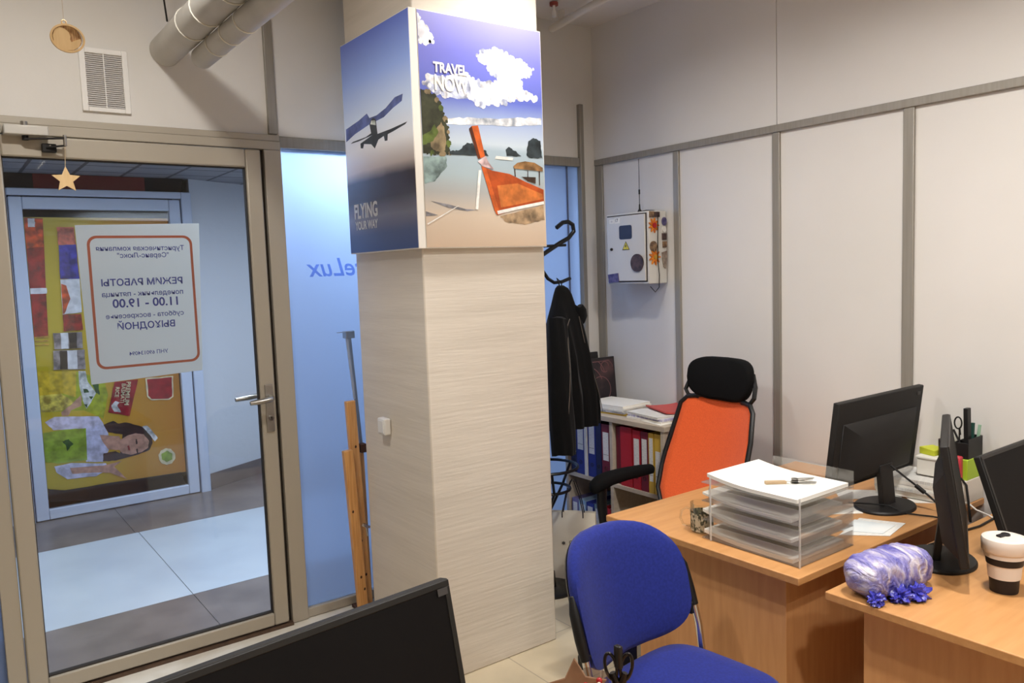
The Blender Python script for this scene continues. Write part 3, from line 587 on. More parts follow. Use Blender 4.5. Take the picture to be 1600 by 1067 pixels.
# ------------------------------------------------------------------ easel beside the pillar
m_pine = M('varnished pine', (228, 172, 108), .45, rgb2=(208, 148, 84), nscale=6, stretch=(20, 20, 1.2))
m_knot = M('dark pine knot', (70, 42, 26), .7)
m_mast = M('dull aluminium mast', (188, 192, 198), .35, .5)
t = thing('easel', 'folded varnished pine easel with metal mast leaning by the pillar', 'easel', (1.54, 3.38, .1)); o = (1.54, 3.38, .1)
def slat(name, p, q, w, th, m, knots=()):
    r = B(o); r.beam(p, q, w, th, m, up=(0, 1, 0)); s = r.build(name, t, bevel=.003)
    for f, dx in knots:
        r = B(o); c = Vector(p).lerp(Vector(q), f) + Vector((dx, -th / 2 - .0006, 0)); r.ball(c, .0055, m_knot, 1, (1, .15, 1.4)); r.build('knot', s)
slat('side_slat', (1.535, 3.36, .115), (1.50, 3.36, .872), .046, .03, m_pine, ((.2, .0), (.12, .012), (.62, -.008)))
slat('centre_slat', (1.572, 3.385, .115), (1.536, 3.385, 1.095), .046, .026, m_pine, ((.15, .0), (.78, .004), (.32, -.008)))
slat('rear_slat', (1.592, 3.412, .115), (1.588, 3.412, .865), .03, .02, m_pine)
b = B(o); b.box(1.51, 1.60, 3.345, 3.43, .099, .115, m_knot); b.build('foot_bracket', t, bevel=.002)
b = B(o); b.beam((1.590, 3.40, .84), (1.556, 3.40, 1.405), .016, .012, m_steel, up=(0, 1, 0)); b.beam((1.566, 3.395, 1.10), (1.542, 3.395, 1.395), .010, .01, m_mast, up=(0, 1, 0)); b.build('mast', t, bevel=.001)
b = B(o); b.box(1.532, 1.575, 3.375, 3.415, 1.385, 1.418, m_steel); b.beam((1.495, 3.39, 1.414), (1.575, 3.39, 1.418), .02, .003, m_steel); b.build('canvas_clamp', t, bevel=.002)
b = B(o); b.tube([(1.555, 3.345, .512), (1.555, 3.322, .512)], .008, m_steel, 10); b.beam((1.535, 3.322, .522), (1.575, 3.322, .502), .012, .006, m_chrome, up=(0, 1, 0)); b.tube([(1.558, 3.328, .505), (1.563, 3.325, .462)], .005, m_steel, 8); b.build('wing_nut', t)
b = B(o); b.box(1.575, 1.605, 3.37, 3.42, .845, .885, m_knot); b.build('mast_holder', t, bevel=.002)
# ------------------------------------------------------------------ meter box with magnets
m_box = M('light grey enamelled steel', (214, 212, 206), .4)
t = thing('electrical_box', 'light grey electrical meter box on the panel wall', 'electrical box', (3.1, 3.06, 1.575)); o = (3.1, 3.06, 1.575)
b = B(o); b.box(3.03, 3.162, 2.906, 3.222, 1.575, 1.952, m_box); b.build('cabinet', t, bevel=.004)
dr = B(o); dr.box(3.02, 3.03, 2.926, 3.206, 1.592, 1.938, m_box); dr = dr.build('door', t, bevel=.002)
b = B(o); b.box(3.0285, 3.0305, 2.919, 3.213, 1.586, 1.944, m_gasket); b.build('door_gap', t)
m_win = M('dark meter window', (48, 54, 74), .25)
b = B(o)
b.prism([(p[0] - 1.82 - .0, p[1]) for p in ()] or rrect(3.018, 3.112, 1.814, 1.887, .012), .002, m_win, (0, 1, 0), (0, 0, 1), (3.018, 0, 0)); b.build('meter_window', dr, smooth=0)
m_warn = M('yellow warning sticker', (222, 204, 70), .5)
b = B(o); b.prism([(3.092, 1.757), (3.036, 1.757), (3.064, 1.803)], .001, m_black, (0, 1, 0), (0, 0, 1), (3.0187, 0, 0)); b.prism([(3.0865, 1.7605), (3.0415, 1.7605), (3.064, 1.797)], .001, m_warn, (0, 1, 0), (0, 0, 1), (3.0182, 0, 0))
b.prism([(3.066, 1.79), (3.057, 1.776), (3.063, 1.776), (3.059, 1.764), (3.070, 1.780), (3.064, 1.780)], .001, m_black, (0, 1, 0), (0, 0, 1), (3.0177, 0, 0)); b.build('warning_sticker', dr, smooth=0)
b = B(o); b.box(3.0185, 3.0195, 3.105, 3.146, 1.901, 1.929, m_paper); b.box(3.0185, 3.0195, 3.150, 3.186, 1.902, 1.925, m_paper)
add_text(b, '17', (3.018, 3.138, 1.908), (0, -1, 0), (0, 0, 1), width=.02, m=m_black, bold=.02); b.box(3.018, 3.0185, 3.160, 3.175, 1.909, 1.918, m_grey); b.build('number_sticker', dr, smooth=0)
b = B(o); b.tube([(3.0205, 3.172, 1.764), (3.014, 3.172, 1.764), (3.009, 3.172, 1.764)], [.008, .008, .004], m_black, 12); b.build('lock', dr)
m_pat = M('brown printed magnet', (96, 74, 70), .4, rgb2=(52, 40, 42), nscale=40)
m_pat2 = M('brown beige printed magnet', (150, 122, 92), .4, rgb2=(84, 62, 50), nscale=60)
m_pat3 = M('violet blue printed magnet', (58, 56, 106), .4, rgb2=(110, 100, 140), nscale=60)
m_orange = M('orange magnet', (222, 140, 40), .5, rgb2=(196, 100, 30), nscale=50)
m_gold = M('gold trim', (200, 160, 70), .35, .6)
def magnet(name, label, pts, face, m, th=.006, extra=None, smooth=0):
    if face == 'x':   # on the door, looking along -x
        q = B((3.018, pts[0][0], pts[0][1])); q.prism(pts, th, m, (0, -1, 0) if False else (0, 1, 0), (0, 0, 1), (3.0195 - th, 0, 0))
    else:
        q = B((pts[0][0], 2.905, pts[0][1])); q.prism(pts, th, m, (1, 0, 0), (0, 0, 1), (0, 2.9055, 0))
    if extra: extra(q)
    return tag(q.build(name, smooth=smooth), label, 'fridge magnet')
def ell(cx, cy, rx, ry, n=24): return [(cx + rx * cos(2 * pi * i / n), cy + ry * sin(2 * pi * i / n)) for i in range(n)]
def flower(cx, cy, r, n=9): return [(cx + r * (.72 + .28 * cos(n * a)) * cos(a), cy + r * (.72 + .28 * cos(n * a)) * sin(a)) for a in [2 * pi * i / (n * 6) for i in range(n * 6)]]
magnet('souvenir_magnet', 'dark oval souvenir magnet on the meter box door', ell(2.981, 1.686, .046, .047), 'x', m_pat)
magnet('souvenir_magnet', 'violet blue square magnet at the lower corner of the meter box door', [(3.203, 1.628), (3.126, 1.635), (3.12, 1.588), (3.195, 1.581)], 'x', m_pat3)
def rim(q): q.prism(ell(3.065, 1.877, .014, .014), .004, m_red, (1, 0, 0), (0, 0, 1), (0, 2.8995, 0))
def rim2(q): q.prism(ell(3.068, 1.713, .012, .012), .004, m_gold, (1, 0, 0), (0, 0, 1), (0, 2.8995, 0))
magnet('souvenir_magnet', 'upper orange flower magnet on the side of the meter box', flower(3.065, 1.877, .040), 'y', m_orange, extra=rim)
magnet('souvenir_magnet', 'lower orange flower magnet on the side of the meter box', flower(3.068, 1.713, .044), 'y', m_orange, extra=rim2)
magnet('souvenir_magnet', 'square brown picture magnet at the top of the meter box side', [(3.034, 1.918), (3.066, 1.918), (3.066, 1.949), (3.034, 1.949)], 'y', m_pat2)
magnet('souvenir_magnet', 'wide brown striped magnet at the top of the meter box side', [(3.073, 1.92), (3.108, 1.92), (3.108, 1.947), (3.073, 1.947)], 'y', m_pat)
magnet('souvenir_magnet', 'round brown magnet between the two orange flowers', ell(3.06, 1.768, .026, .028), 'y', m_pat2)
magnet('souvenir_magnet', 'blue round magnet at the back edge of the meter box side', ell(3.143, 1.898, .017, .022), 'y', m_pat3)
magnet('souvenir_magnet', 'white round magnet under the blue round one', ell(3.142, 1.857, .014, .015), 'y', m_white)
magnet('souvenir_magnet', 'brown square magnet under the white round one', [(3.126, 1.802), (3.158, 1.802), (3.158, 1.836), (3.126, 1.836)], 'y', m_pat)
magnet('souvenir_magnet', 'beige square magnet halfway down the meter box side', [(3.130, 1.762), (3.158, 1.762), (3.158, 1.794), (3.130, 1.794)], 'y', m_pat2)
magnet('souvenir_magnet', 'tall crooked grey magnet low on the meter box side', [(3.122, 1.736), (3.16, 1.745), (3.158, 1.70), (3.15, 1.652), (3.132, 1.66), (3.124, 1.70)], 'y', M('grey souvenir magnet', (160, 146, 132), .5, rgb2=(112, 98, 90), nscale=50))
t = thing('antenna', 'thin black whip antenna on top of the meter box', 'antenna', (3.1, 3.036, 1.952)); o = (3.1, 3.036, 1.952)
b = B(o); b.lathe([(.014, 0), (.013, .006), (.005, .02), (.004, .045)], (3.1, 3.036, 1.952), m_black, 12); b.build('magnetic_base', t)
b = B(o); b.tube([(3.1, 3.036, 1.99), (3.1, 3.036, 2.06)], .0022, m_black, 6); b.tube([(3.1, 3.036, 2.05), (3.1, 3.036, 2.075)], .0045, m_black, 8); b.tube([(3.1, 3.036, 2.07), (3.1, 3.036, 2.235)], .0016, m_black, 6); b.build('whip', t)
b = B(o); b.tube([(3.1, 3.036, 1.957), (3.105, 2.99, 1.962), (3.105, 2.94, 1.957), (3.096, 2.902, 1.945), (3.09, 2.897, 1.90), (3.086, 2.896, 1.80), (3.084, 2.896, 1.70), (3.094, 2.897, 1.62), (3.094, 2.90, 1.555), (3.08, 2.915, 1.53), (3.07, 2.94, 1.56)], .0024, m_black, 6); b.build('cable', t)
# ------------------------------------------------------------------ coat stand and jacket
m_rack = M('black lacquered tube', (20, 20, 22), .3)
t = thing('coat_stand', 'black tubular coat stand behind the pillar', 'coat stand', (2.502, 3.15, 0)); o = (2.502, 3.15, 0); P0 = Vector(o)
b = B(o); b.tube([P0 + Vector((0, 0, .10)), P0 + Vector((0, 0, 1.86))], .017, m_rack, 14); b.build('pole', t)
b = B(o)
b.lathe([(0, 0), (.13, 0), (.13, .012), (.12, .018), (.03, .022), (.024, .10), (0, .10)], P0, m_rack, 36)
b.build('round_base', t)
b = B(o)
b.tube([P0 + Vector((.16 * cos(i / 24 * 2 * pi), .16 * sin(i / 24 * 2 * pi), .655)) for i in range(24)], .008, m_rack, 8, closed=True)
b.tube([P0 + Vector((.13 * cos(i / 24 * 2 * pi) * .9, .13 * sin(i / 24 * 2 * pi) * .9, .54)) for i in range(24)], .008, m_rack, 8, closed=True)
for a in (0, 120, 240): b.tube([P0 + Vector((.16 * cos(radians(a)), .16 * sin(radians(a)), .655)), P0 + Vector((.117 * cos(radians(a + 8)), .117 * sin(radians(a + 8)), .54)), P0 + Vector((.02 * cos(radians(a)), .02 * sin(radians(a)), .43))], .007, m_rack, 8)
b.build('umbrella_ring', t)
def hook(name, az, pts, r=.0115):
    q = B(o); c_, s_ = cos(radians(az)), sin(radians(az)); q.tube([P0 + Vector((x * c_, x * s_, z)) for x, z in pts], r, m_rack, 10); q.ball(P0 + Vector((pts[-1][0] * c_, pts[-1][0] * s_, pts[-1][1])), r * 1.15, m_rack, 1); q.build('hook', t)
S1 = [(.0, 1.735), (.06, 1.765), (.13, 1.80), (.19, 1.825), (.228, 1.86), (.222, 1.895), (.19, 1.91), (.155, 1.905), (.118, 1.882)]
hook('hook', 0, S1); hook('hook', 150, S1); hook('hook', 235, S1)
S2 = [(.01, 1.665), (.04, 1.622), (.075, 1.60), (.12, 1.603), (.165, 1.618)]
hook('hook', -12, S2, .009); hook('hook', 140, S2, .009); hook('hook', 225, S2, .009)
b = B(o); b.tube([P0 + Vector((0, 0, 1.785)), P0 + Vector((.17, 0, 1.79))], .007, m_rack, 8); b.build('crossbar', t)
# jacket: lofted hanging cloth with folds
m_cloth = M('black jacket cloth', (11, 11, 12), .85, spec=.12, sheen=.08)
m_piping = M('grey beige piping', (96, 88, 80), .7)
t = thing('jacket', 'black jacket with pale piping hanging on the coat stand', 'jacket', (2.60, 3.03, .735)); o = (2.60, 3.03, .735)
DXC = -.036
prof = [  # z, x left, x right, y centre, half depth
    (1.585, 2.60, 2.632, 3.09, .012), (1.57, 2.585, 2.652, 3.085, .025), (1.54, 2.57, 2.668, 3.08, .032), (1.49, 2.55, 2.677, 3.07, .04), (1.43, 2.515, 2.692, 3.055, .05), (1.38, 2.49, 2.712, 3.045, .058), (1.31, 2.47, 2.722, 3.035, .066),
    (1.22, 2.455, 2.742, 3.025, .072), (1.12, 2.445, 2.762, 3.02, .076), (1.02, 2.44, 2.78, 3.015, .08), (.93, 2.44, 2.79, 3.015, .08), (.87, 2.445, 2.792, 3.015, .076), (.85, 2.45, 2.792, 3.015, .074)]
b = B(o); rings = []; n = 72
for z, xl, xr, yc, dp in prof:
    xl += DXC; xr += DXC - .022 * min(1, (1.6 - z) / .7); z += .025 * min(1, (1.6 - z) / .7)
    ring = []; dep = (1.6 - z)
    for j in range(n):
        a = 2 * pi * j / n; ca, sa = cos(a), sin(a)
        x = (xl + xr) / 2 + (xr - xl) / 2 * math.copysign(abs(ca) ** .8, ca)
        fold = .014 * min(1, dep * 2.2) * (sin(x * 62 + 1.3 * z * 3) + .6 * sin(x * 118 + z * 9 + 2))
        y = yc + dp * math.copysign(abs(sa) ** .7, sa) + (fold if sa < 0 else -fold * .4)
        ring.append((x, y, z + (.006 * sin(j * .9) if z < .86 else 0)))
    rings.append(ring)
b.loft(rings, m_cloth); b.build('body', t, smooth=70)
b = B(o)   # sleeve hanging in front at the left
rings = []
for z, x, w, y, dp in ((1.40, 2.50, .05, 2.985, .04), (1.30, 2.485, .055, 2.965, .045), (1.15, 2.475, .06, 2.95, .048), (1.0, 2.475, .064, 2.945, .05), (.88, 2.478, .066, 2.942, .05), (.78, 2.48, .066, 2.942, .048), (.735, 2.48, .063, 2.942, .045)):
    x += DXC; z += .03
    rings.append([(x + w * cos(2 * pi * j / 28), y + dp * sin(2 * pi * j / 28) + .006 * sin(j * 1.7 + z * 14), z + .006 * sin(2 * pi * j / 28 * 2)) for j in range(28)])
b.loft(rings, m_cloth); b.build('sleeve', t, smooth=70)
b = B(o); rings = []
for z, x, w, dp in ((1.50, 2.69, .022, .02), (1.475, 2.70, .034, .028), (1.44, 2.704, .034, .03), (1.415, 2.70, .026, .025)):
    rings.append([(x + DXC - .018 + w * cos(2 * pi * j / 20), 3.02 + dp * sin(2 * pi * j / 20), z + .008 * sin(j * .8) - .02) for j in range(20)])
b.loft(rings, m_cloth); b.build('collar', t, smooth=70)
b = B(o); b.tube([(q[0] + DXC, q[1], q[2]) for q in ((2.585, 2.99, 1.42), (2.535, 2.95, 1.39), (2.515, 2.925, 1.30), (2.507, 2.906, 1.2), (2.495, 2.898, 1.08), (2.478, 2.893, .97))], .0022, m_piping, 6)
b.tube([(q[0] + DXC - .012, q[1] - .004, q[2] + .01) for q in ((2.655, 2.99, 1.42), (2.672, 2.968, 1.28), (2.70, 2.952, 1.16), (2.735, 2.945, 1.03), (2.757, 2.945, .93))], .0018, m_piping, 6); b.build('piping', t)
b = B(o); b.tube([(q[0] + DXC, q[1], q[2]) for q in ((2.612, 3.09, 1.575), (2.608, 3.095, 1.60), (2.616, 3.118, 1.622), (2.628, 3.095, 1.6), (2.622, 3.09, 1.575))], .003, m_cloth, 6); b.build('hanging_loop', t)
m_bag = M('white gift bag paper', (232, 222, 202), .6, rgb2=(224, 212, 190), nscale=4)
# ------------------------------------------------------------------ paper bag
a0 = Vector((2.600, 3.262, 0)); a1 = Vector((2.760, 3.078, 0)); dx = (a1 - a0).normalized(); nx = Vector((.807, .59, 0))
t = thing('paper_bag', 'white paper carrier bag with dark rope handles by the bookcase', 'bag', tuple(a0.lerp(a1, .5) + nx * .02)); o = tuple(a0.lerp(a1, .5) + nx * .02)
b = B(o); w_ = (a1 - a0).length; rings = []
for z, dep, sg in ((.002, .05, 0), (.12, .05, .002), (.24, .045, .004), (.372, .03, .002)):
    ring = []
    for u, s_ in ((0, 0), (.5, -1), (1, 0), (1, 1), (.5, 1.15), (0, 1)):
        p = a0 + dx * (u * w_) + nx * (max(s_, 0) * dep) + nx * (-sg if s_ < 0 else 0); ring.append((p.x, p.y, z + (0.0 if u != .5 else .0)))
    rings.append(ring)
R = b.loft(rings, m_bag, cap=False); b.f(R[0][::-1], m_bag)
bagb = b.build('body', t, smooth=25); mod = bagb.modifiers.new('thick', 'SOLIDIFY'); mod.thickness = .0012
b = B(o)
for k_ in (0, 1):
    pa = a0 + dx * (w_ * .28) + nx * (.032 * k_ - .002); pb = a0 + dx * (w_ * .74) + nx * (.032 * k_ - .002)
    pts = [pa + Vector((0, 0, .342)), pa + Vector((0, 0, .37)), pa.lerp(pb, .2) + Vector((0, 0, .47)), pa.lerp(pb, .45) + Vector((0, 0, .545)), pa.lerp(pb, .6) + Vector((0, 0, .545)), pa.lerp(pb, .85) + Vector((0, 0, .46)), pb + Vector((0, 0, .37)), pb + Vector((0, 0, .342))]
    b.tube(pts, .0028, M('dark rope', (40, 30, 34), .8) if k_ == 0 else b.mats[0], 6)
b.build('rope_handle', t)
m_ink3 = M('grey printed logo', (96, 88, 84), .6)
b = B(o); q = a0 - nx * .0055 + Vector((0, 0, .197))
add_text(b, 'CENTRPL', q + dx * (w_ * .42), dx, (0, 0, 1), width=w_ * .5, m=m_ink3, bold=.01)
lc = q + dx * (w_ * .3) + Vector((0, 0, .006))
b.prism([(r * cos(a), r * sin(a)) for r, a in [((.012 if i % 2 else .007), i * pi / 6) for i in range(12)]], .0004, m_ink3, dx, (0, 0, 1), lc)
b.build('logo', t, smooth=0)
# ------------------------------------------------------------------ bookcase with binders
t = thing('bookcase', 'low grey beech bookcase in the corner behind the orange chair', 'bookcase', (3.0, 3.01, 0)); o = (3.0, 3.01, 0)
X0, X1 = 2.824, 3.158
b = B(o); b.box(X0 - .006, X1, 2.625, 3.395, .862, .888, m_shelf); b.build('top_board', t, bevel=.002)
b = B(o); b.box(X0, X1, 3.362, 3.384, 0, .862, m_shelf); b.build('side_panel', t, bevel=.001)
b = B(o); b.box(X0, X1, 2.636, 2.658, 0, .862, m_shelf); b.build('side_panel', t, bevel=.001)
b = B(o); b.box(X0 + .002, X1, 3.0, 3.022, .06, .862, m_shelf); b.build('divider', t, bevel=.001)
for ya, yb in ((3.022, 3.362), (2.658, 3.0)):
    b = B(o); b.box(X0 + .003, X1, ya, yb, .515, .535, m_shelf); b.build('shelf_board', t, bevel=.001)
    b = B(o); b.box(X0 + .003, X1, ya, yb, .06, .08, m_shelf); b.build('shelf_board', t, bevel=.001)
b = B(o); b.box(X1 - .004, X1, 2.658, 3.362, .06, .862, m_shelf); b.build('back_panel', t)
b = B(o); b.box(X0 + .03, X0 + .045, 2.658, 3.362, 0, .06, m_shelf); b.build('plinth', t)
def binder(label, y0, y1, z0, m, lab=True, h=.305, xo=0.0, lz=(.38, .88), ring=True, group=None):
    c = (X0 + .012 + xo, (y0 + y1) / 2, z0); tt = thing('lever_arch_binder', label, 'binder', c, 0, group)
    q = B(c); x = X0 + .012 + xo
    q.box(x, x + .27, y0 + .0008, y0 + .0032, z0 + .0005, z0 + h, m); q.box(x, x + .27, y1 - .0032, y1 - .0008, z0 + .0005, z0 + h, m); q.box(x, x + .003, y0 + .0032, y1 - .0032, z0 + .0005, z0 + h, m); q.build('cover', tt)
    q = B(c); q.box(x + .02, x + .255, y0 + .004, y1 - .004, z0 + .006, z0 + h - .02, m_paper); q.build('pages', tt)
    if lab:
        q = B(c); q.box(x - .0006, x, y0 + (y1 - y0) * .16, y1 - (y1 - y0) * .16, z0 + h * lz[0], z0 + h * lz[1], m_label); q.box(x - .0009, x - .0006, y0 + (y1 - y0) * .2, y1 - (y1 - y0) * .2, z0 + h * (lz[0] + .1), z0 + h * (lz[0] + .106), m_black); q.build('spine_label', tt)
    if ring:
        q = B(c); cy, cz = (y0 + y1) / 2, z0 + h * .22
        q.tube([(x - .0008, cy + .0095 * cos(i / 14 * 2 * pi), cz + .0095 * sin(i / 14 * 2 * pi)) for i in range(14)], .0016, m_black, 6, closed=True); q.build('finger_ring', tt)
    return tt
G1, G2, G3 = 'binders on the upper left shelf', 'binders on the upper right shelf', 'binders on the lower left shelf'
binder('navy binder at the far end of the upper left shelf, half behind the jacket', 3.302, 3.352, .535, m_navy, group=G1, xo=.004)
binder('blue binder with a white label beside the navy end binder', 3.232, 3.30, .535, m_blueb, group=G1, lz=(.45, .96))
binder('blue binder next to the narrow white folder', 3.142, 3.205, .535, m_blueb, group=G1, lz=(.42, .97))
binder('dark navy unlabelled binder between the blue and maroon binders', 3.098, 3.14, .535, m_navy, lab=False, group=G1)
binder('maroon binder with a large white label left of the bookcase divider', 3.030, 3.094, .535, m_maroon, group=G1, lz=(.36, .86))
b = B((X0 + .01, 3.218, .5355)); b.box(X0 + .006, X0 + .24, 3.209, 3.228, .5355, .535 + .312, m_paper2); tag(b.build('paper_folder'), 'narrow white folder between the two blue binders', 'folder', G1)
binder('dark maroon unlabelled binder right of the bookcase divider', 2.953, 2.992, .535, m_maroon, lab=False, ring=False, group=G2, xo=.01)
binder('wide plain red binder without a label on the upper right shelf', 2.868, 2.951, .535, m_red, lab=False, ring=False, group=G2, h=.312)
binder('red binder with a pinkish label beside the wide plain red one', 2.808, 2.862, .535, m_red, group=G2, lz=(.3, .86))
binder('dark red binder with white label beside the yellow binders', 2.755, 2.805, .535, m_maroon, group=G2, lz=(.3, .88))
binder('narrow yellow binder with a long white label', 2.716, 2.752, .535, m_yellow, group=G2, lz=(.2, .92), ring=False)
binder('yellow binder with a black band at the right end of the shelf', 2.664, 2.712, .535, m_yellow, group=G2, lz=(.2, .72), ring=False)
m_lil = M('lilac binder card', (120, 112, 160), .5); m_pale = M('pale blue binder card', (150, 178, 206), .5); m_teal = M('pale teal binder card', (110, 140, 150), .5)
binder('lilac binder at the far end of the lower left shelf', 3.30, 3.35, .08, m_lil, group=G3, lz=(.3, .93))
binder('pale blue binder beside the lilac one on the lower shelf', 3.235, 3.295, .08, m_pale, group=G3, lz=(.3, .93))
binder('lower shelf blue binder with a white label', 3.17, 3.23, .08, m_blueb, group=G3, lz=(.3, .93))
binder('teal grey binder behind the black armrest on the lower shelf', 3.105, 3.165, .08, m_teal, group=G3, lz=(.3, .93))
binder('red binder with a white label on the lower shelf by the divider', 3.036, 3.098, .08, m_red, group=G3, lz=(.2, .75))
# boards leaning in the corner on the bookcase
m_dark = M('dark framed board', (38, 34, 34), .35)
m_swirl = M('dark picture with reddish swirls', (40, 32, 36), .3, rgb2=(120, 84, 84), nscale=3.2, stretch=(1, 1, 1), contrast=(.48, .72))
def board(label, x0, x1, y, z1, lean, art):
    c = ((x0 + x1) / 2, y, .889); tt = thing('framed_picture', label, 'picture', c)
    q = B(c); z0 = .889
    q.hexa([(x0, y, z0), (x1, y, z0), (x1, y + .014, z0), (x0, y + .014, z0), (x0, y + lean, z1), (x1, y + lean, z1), (x1, y + lean + .014, z1), (x0, y + lean + .014, z1)], m_dark); q.build('frame', tt, bevel=.002)
    q = B(c); e = .012; dz = (z1 - z0)
    f_ = lambda x, z: (x, y + lean * (z - z0) / dz - .0012, z)
    q.f([q.v(f_(x0 + e, z0 + e)), q.v(f_(x1 - e, z0 + e)), q.v(f_(x1 - e, z1 - e)), q.v(f_(x0 + e, z1 - e))], art)
    if art is m_swirl:
        for (cx, cz, r, a0_, a1_, w) in ((.62, .33, .075, -60, 200, .006), (.42, .62, .10, 10, 130, .008), (.3, .4, .12, 20, 100, .007), (.55, .5, .15, 30, 95, .005), (.75, .8, .03, 0, 300, .006)):
            X = x0 + (x1 - x0) * cx; Z = z0 + dz * cz
            pts = [f_(X + r * cos(radians(a0_ + (a1_ - a0_) * i / 16)), min(max(Z + r * sin(radians(a0_ + (a1_ - a0_) * i / 16)), z0 + .02), z1 - .02)) for i in range(17)]
            pts = [(min(max(p[0], x0 + .02), x1 - .02), p[1], p[2]) for p in pts]
            q.tube(pts, w * .35, M('reddish swirl paint', (128, 84, 84), .5) if cx == .62 else q.mats[-1], 6)
    q.build('picture_print', tt, smooth=0); return tt
board('dark framed picture with reddish swirls standing on the bookcase', 2.84, 3.156, 3.30, 1.158, .02, m_swirl)
board('plain dark framed board leaning behind the swirl picture', 2.80, 3.10, 3.36, 1.185, .035, m_dark)
# paper piles on the bookcase
def pile(name, label, cat, c, w, d, h, rot, mats, zbase, layers=5, curl=.0, group=None, jitter=.006):
    tt = thing(name, label, cat, (c[0], c[1], zbase), rot, group); z = 0; lh = h / layers
    for i in range(layers):
        q = B(); jx, jy = random.uniform(-jitter, jitter), random.uniform(-jitter, jitter); ang = random.uniform(-.06, .06) * (jitter / .006)
        q.mt = Matrix.Rotation(ang, 4, 'Z') @ Matrix.Translation((jx, jy, 0))
        nn = 8; top = []; bot = []
        for a in range(nn + 1):
            x = -w / 2 + w * a / nn; cz = curl * ((abs(a / nn - .5) * 2) ** 3)
            bot.append([(x, -d / 2, z + cz), (x, d / 2, z + cz)]); top.append([(x, -d / 2, z + lh * .96 + cz), (x, d / 2, z + lh * .96 + cz)])
        rings = [[bt[0], bt[1], tp[1], tp[0]] for bt, tp in zip(bot, top)]
        q.loft(rings, mats[i % len(mats)]); q.build('sheet_stack', tt, smooth=0); z += lh
    return tt
m_news = M('grey newspaper print', (150, 152, 160), .8, rgb2=(200, 200, 204), nscale=40)
pile('paper_pile', 'messy pile of white papers with a yellow folder beneath on the bookcase', 'papers', (2.985, 3.12), .22, .28, .05, .12, [m_yellow, m_news, m_paper2, m_paper, m_paper], .8885, 5)
tt = pile('paper_pile', 'printed leaflets with violet text under the red folder on the bookcase', 'papers', (2.985, 2.80), .24, .25, .034, -.1, [m_paper, M('leaflet with violet print', (226, 224, 228), .7, rgb2=(140, 136, 190), nscale=30, stretch=(1, 10, 1)), m_paper2], .8885, 3)
tt = pile('red_folder', 'red cardboard folder lying on the leaflets on the bookcase', 'folder', (3.055, 2.79), .18, .24, .008, -.35, [M('red folder card', (196, 74, 66), .5)], .924, 1, curl=.006)
b = B((2.88, 2.74, .8885)); b.hexa([(2.83, 2.66, .8885), (2.93, 2.66, .8885), (2.95, 2.80, .8885), (2.86, 2.82, .8885), (2.83, 2.66, .8905), (2.93, 2.66, .8905), (2.95, 2.80, .8905), (2.86, 2.82, .8905)], m_paper); tag(b.build('paper_sheet'), 'loose white sheet at the front edge of the bookcase top', 'paper')
# ------------------------------------------------------------------ desks
def desk(label, x0, x1, y0, y1, px, py0, py1, mody):
    c = ((x0 + x1) / 2, (y0 + y1) / 2, 0); t = thing('office_desk', label, 'desk', c)
    b = B(c); b.box(x0, x1, y0, y1, .726, .75, m_desk); b.build('desk_top', t, bevel=.003)
    b = B(c); b.box(px, px + .018, py0, py1, .0, .726, m_deskp); b.build('side_panel', t, bevel=.001)
    b = B(c); b.box(x1 - .05, x1 - .032, py0, py1, .0, .726, m_deskp); b.build('side_panel', t, bevel=.001)
    b = B(c); b.box(px + .018, x1 - .05, mody, mody + .016, .0 if mody > 1.3 else .1, .726, m_deskp); b.build('modesty_panel', t, bevel=.001)
    return t
desk('beech desk with the letter trays in front of the orange chair', 1.970, 3.160, 1.322, 2.136, 2.05, 1.42, 2.05, 1.422)
desk('beech desk nearest the camera with the blue parcel and cup', 1.945, 3.160, .40, 1.223, 2.05, .48, 1.168, 1.15)
# ------------------------------------------------------------------ orange mesh chair
m_mesh = M('orange mesh fabric', (246, 104, 46), .7, rgb2=(234, 94, 40), nscale=200, sheen=.2)
m_chair = M('black chair plastic', (20, 20, 21), .45)
m_fab = M('black chair fabric', (15, 15, 16), .9, spec=.15)
t = thing('office_chair', 'orange mesh office chair with a black headrest behind the desk', 'chair', (2.50, 2.375, 0), 0)
# local frame: chair faces -Y local, rotated so that it faces mostly -x
RZ = radians(-94); t.rotation_euler = (0, 0, RZ)
def bp(u, z, d=0.0):
    """point on the backrest shell: u across, z height; recline and horizontal curve"""
    y = .195 + .215 * (z - .5) / .55 - .055 * (u / .25) ** 2 + .03 * sin((z - .55) / .5 * pi) + d
    return (u, y, z)
oh = [(0, 1.06), (.1, 1.057), (.19, 1.042), (.218, 1.012), (.236, .89), (.246, .78), (.244, .72), (.226, .62), (.185, .56), (.11, .54), (0, .535)]
out = [(u, z) for u, z in oh] + [(-u, z) for u, z in oh[-2:0:-1]]
b = B(); b.tube([bp(u, z) for u, z in out], .0115, m_chair, 8, closed=True); b.build('back_frame', t)
b = B(); rows = []
zs = [.535 + (1.058 - .535) * i / 16 for i in range(17)]
def halfw(z):
    pts = sorted([(zz, u) for u, zz in out if u >= 0]); 
    for (za, ua), (zb, ub) in zip(pts, pts[1:]):
        if za <= z <= zb: 
            return ua + (ub - ua) * ((z - za) / (zb - za) if zb > za else 0)
    return pts[-1][1] if z > pts[-1][0] else pts[0][1]
hw = {.535: .11}
for z in zs:
    w = max(halfw(min(max(z, .541), 1.052)), .1); rows.append([bp(w * (-1 + 2 * j / 12), z, -.002) for j in range(13)])
b.loft(rows, m_mesh, cap=False, closed=False); o_ = b.build('mesh_back', t, smooth=80); md = o_.modifiers.new('thick', 'SOLIDIFY'); md.thickness = .003
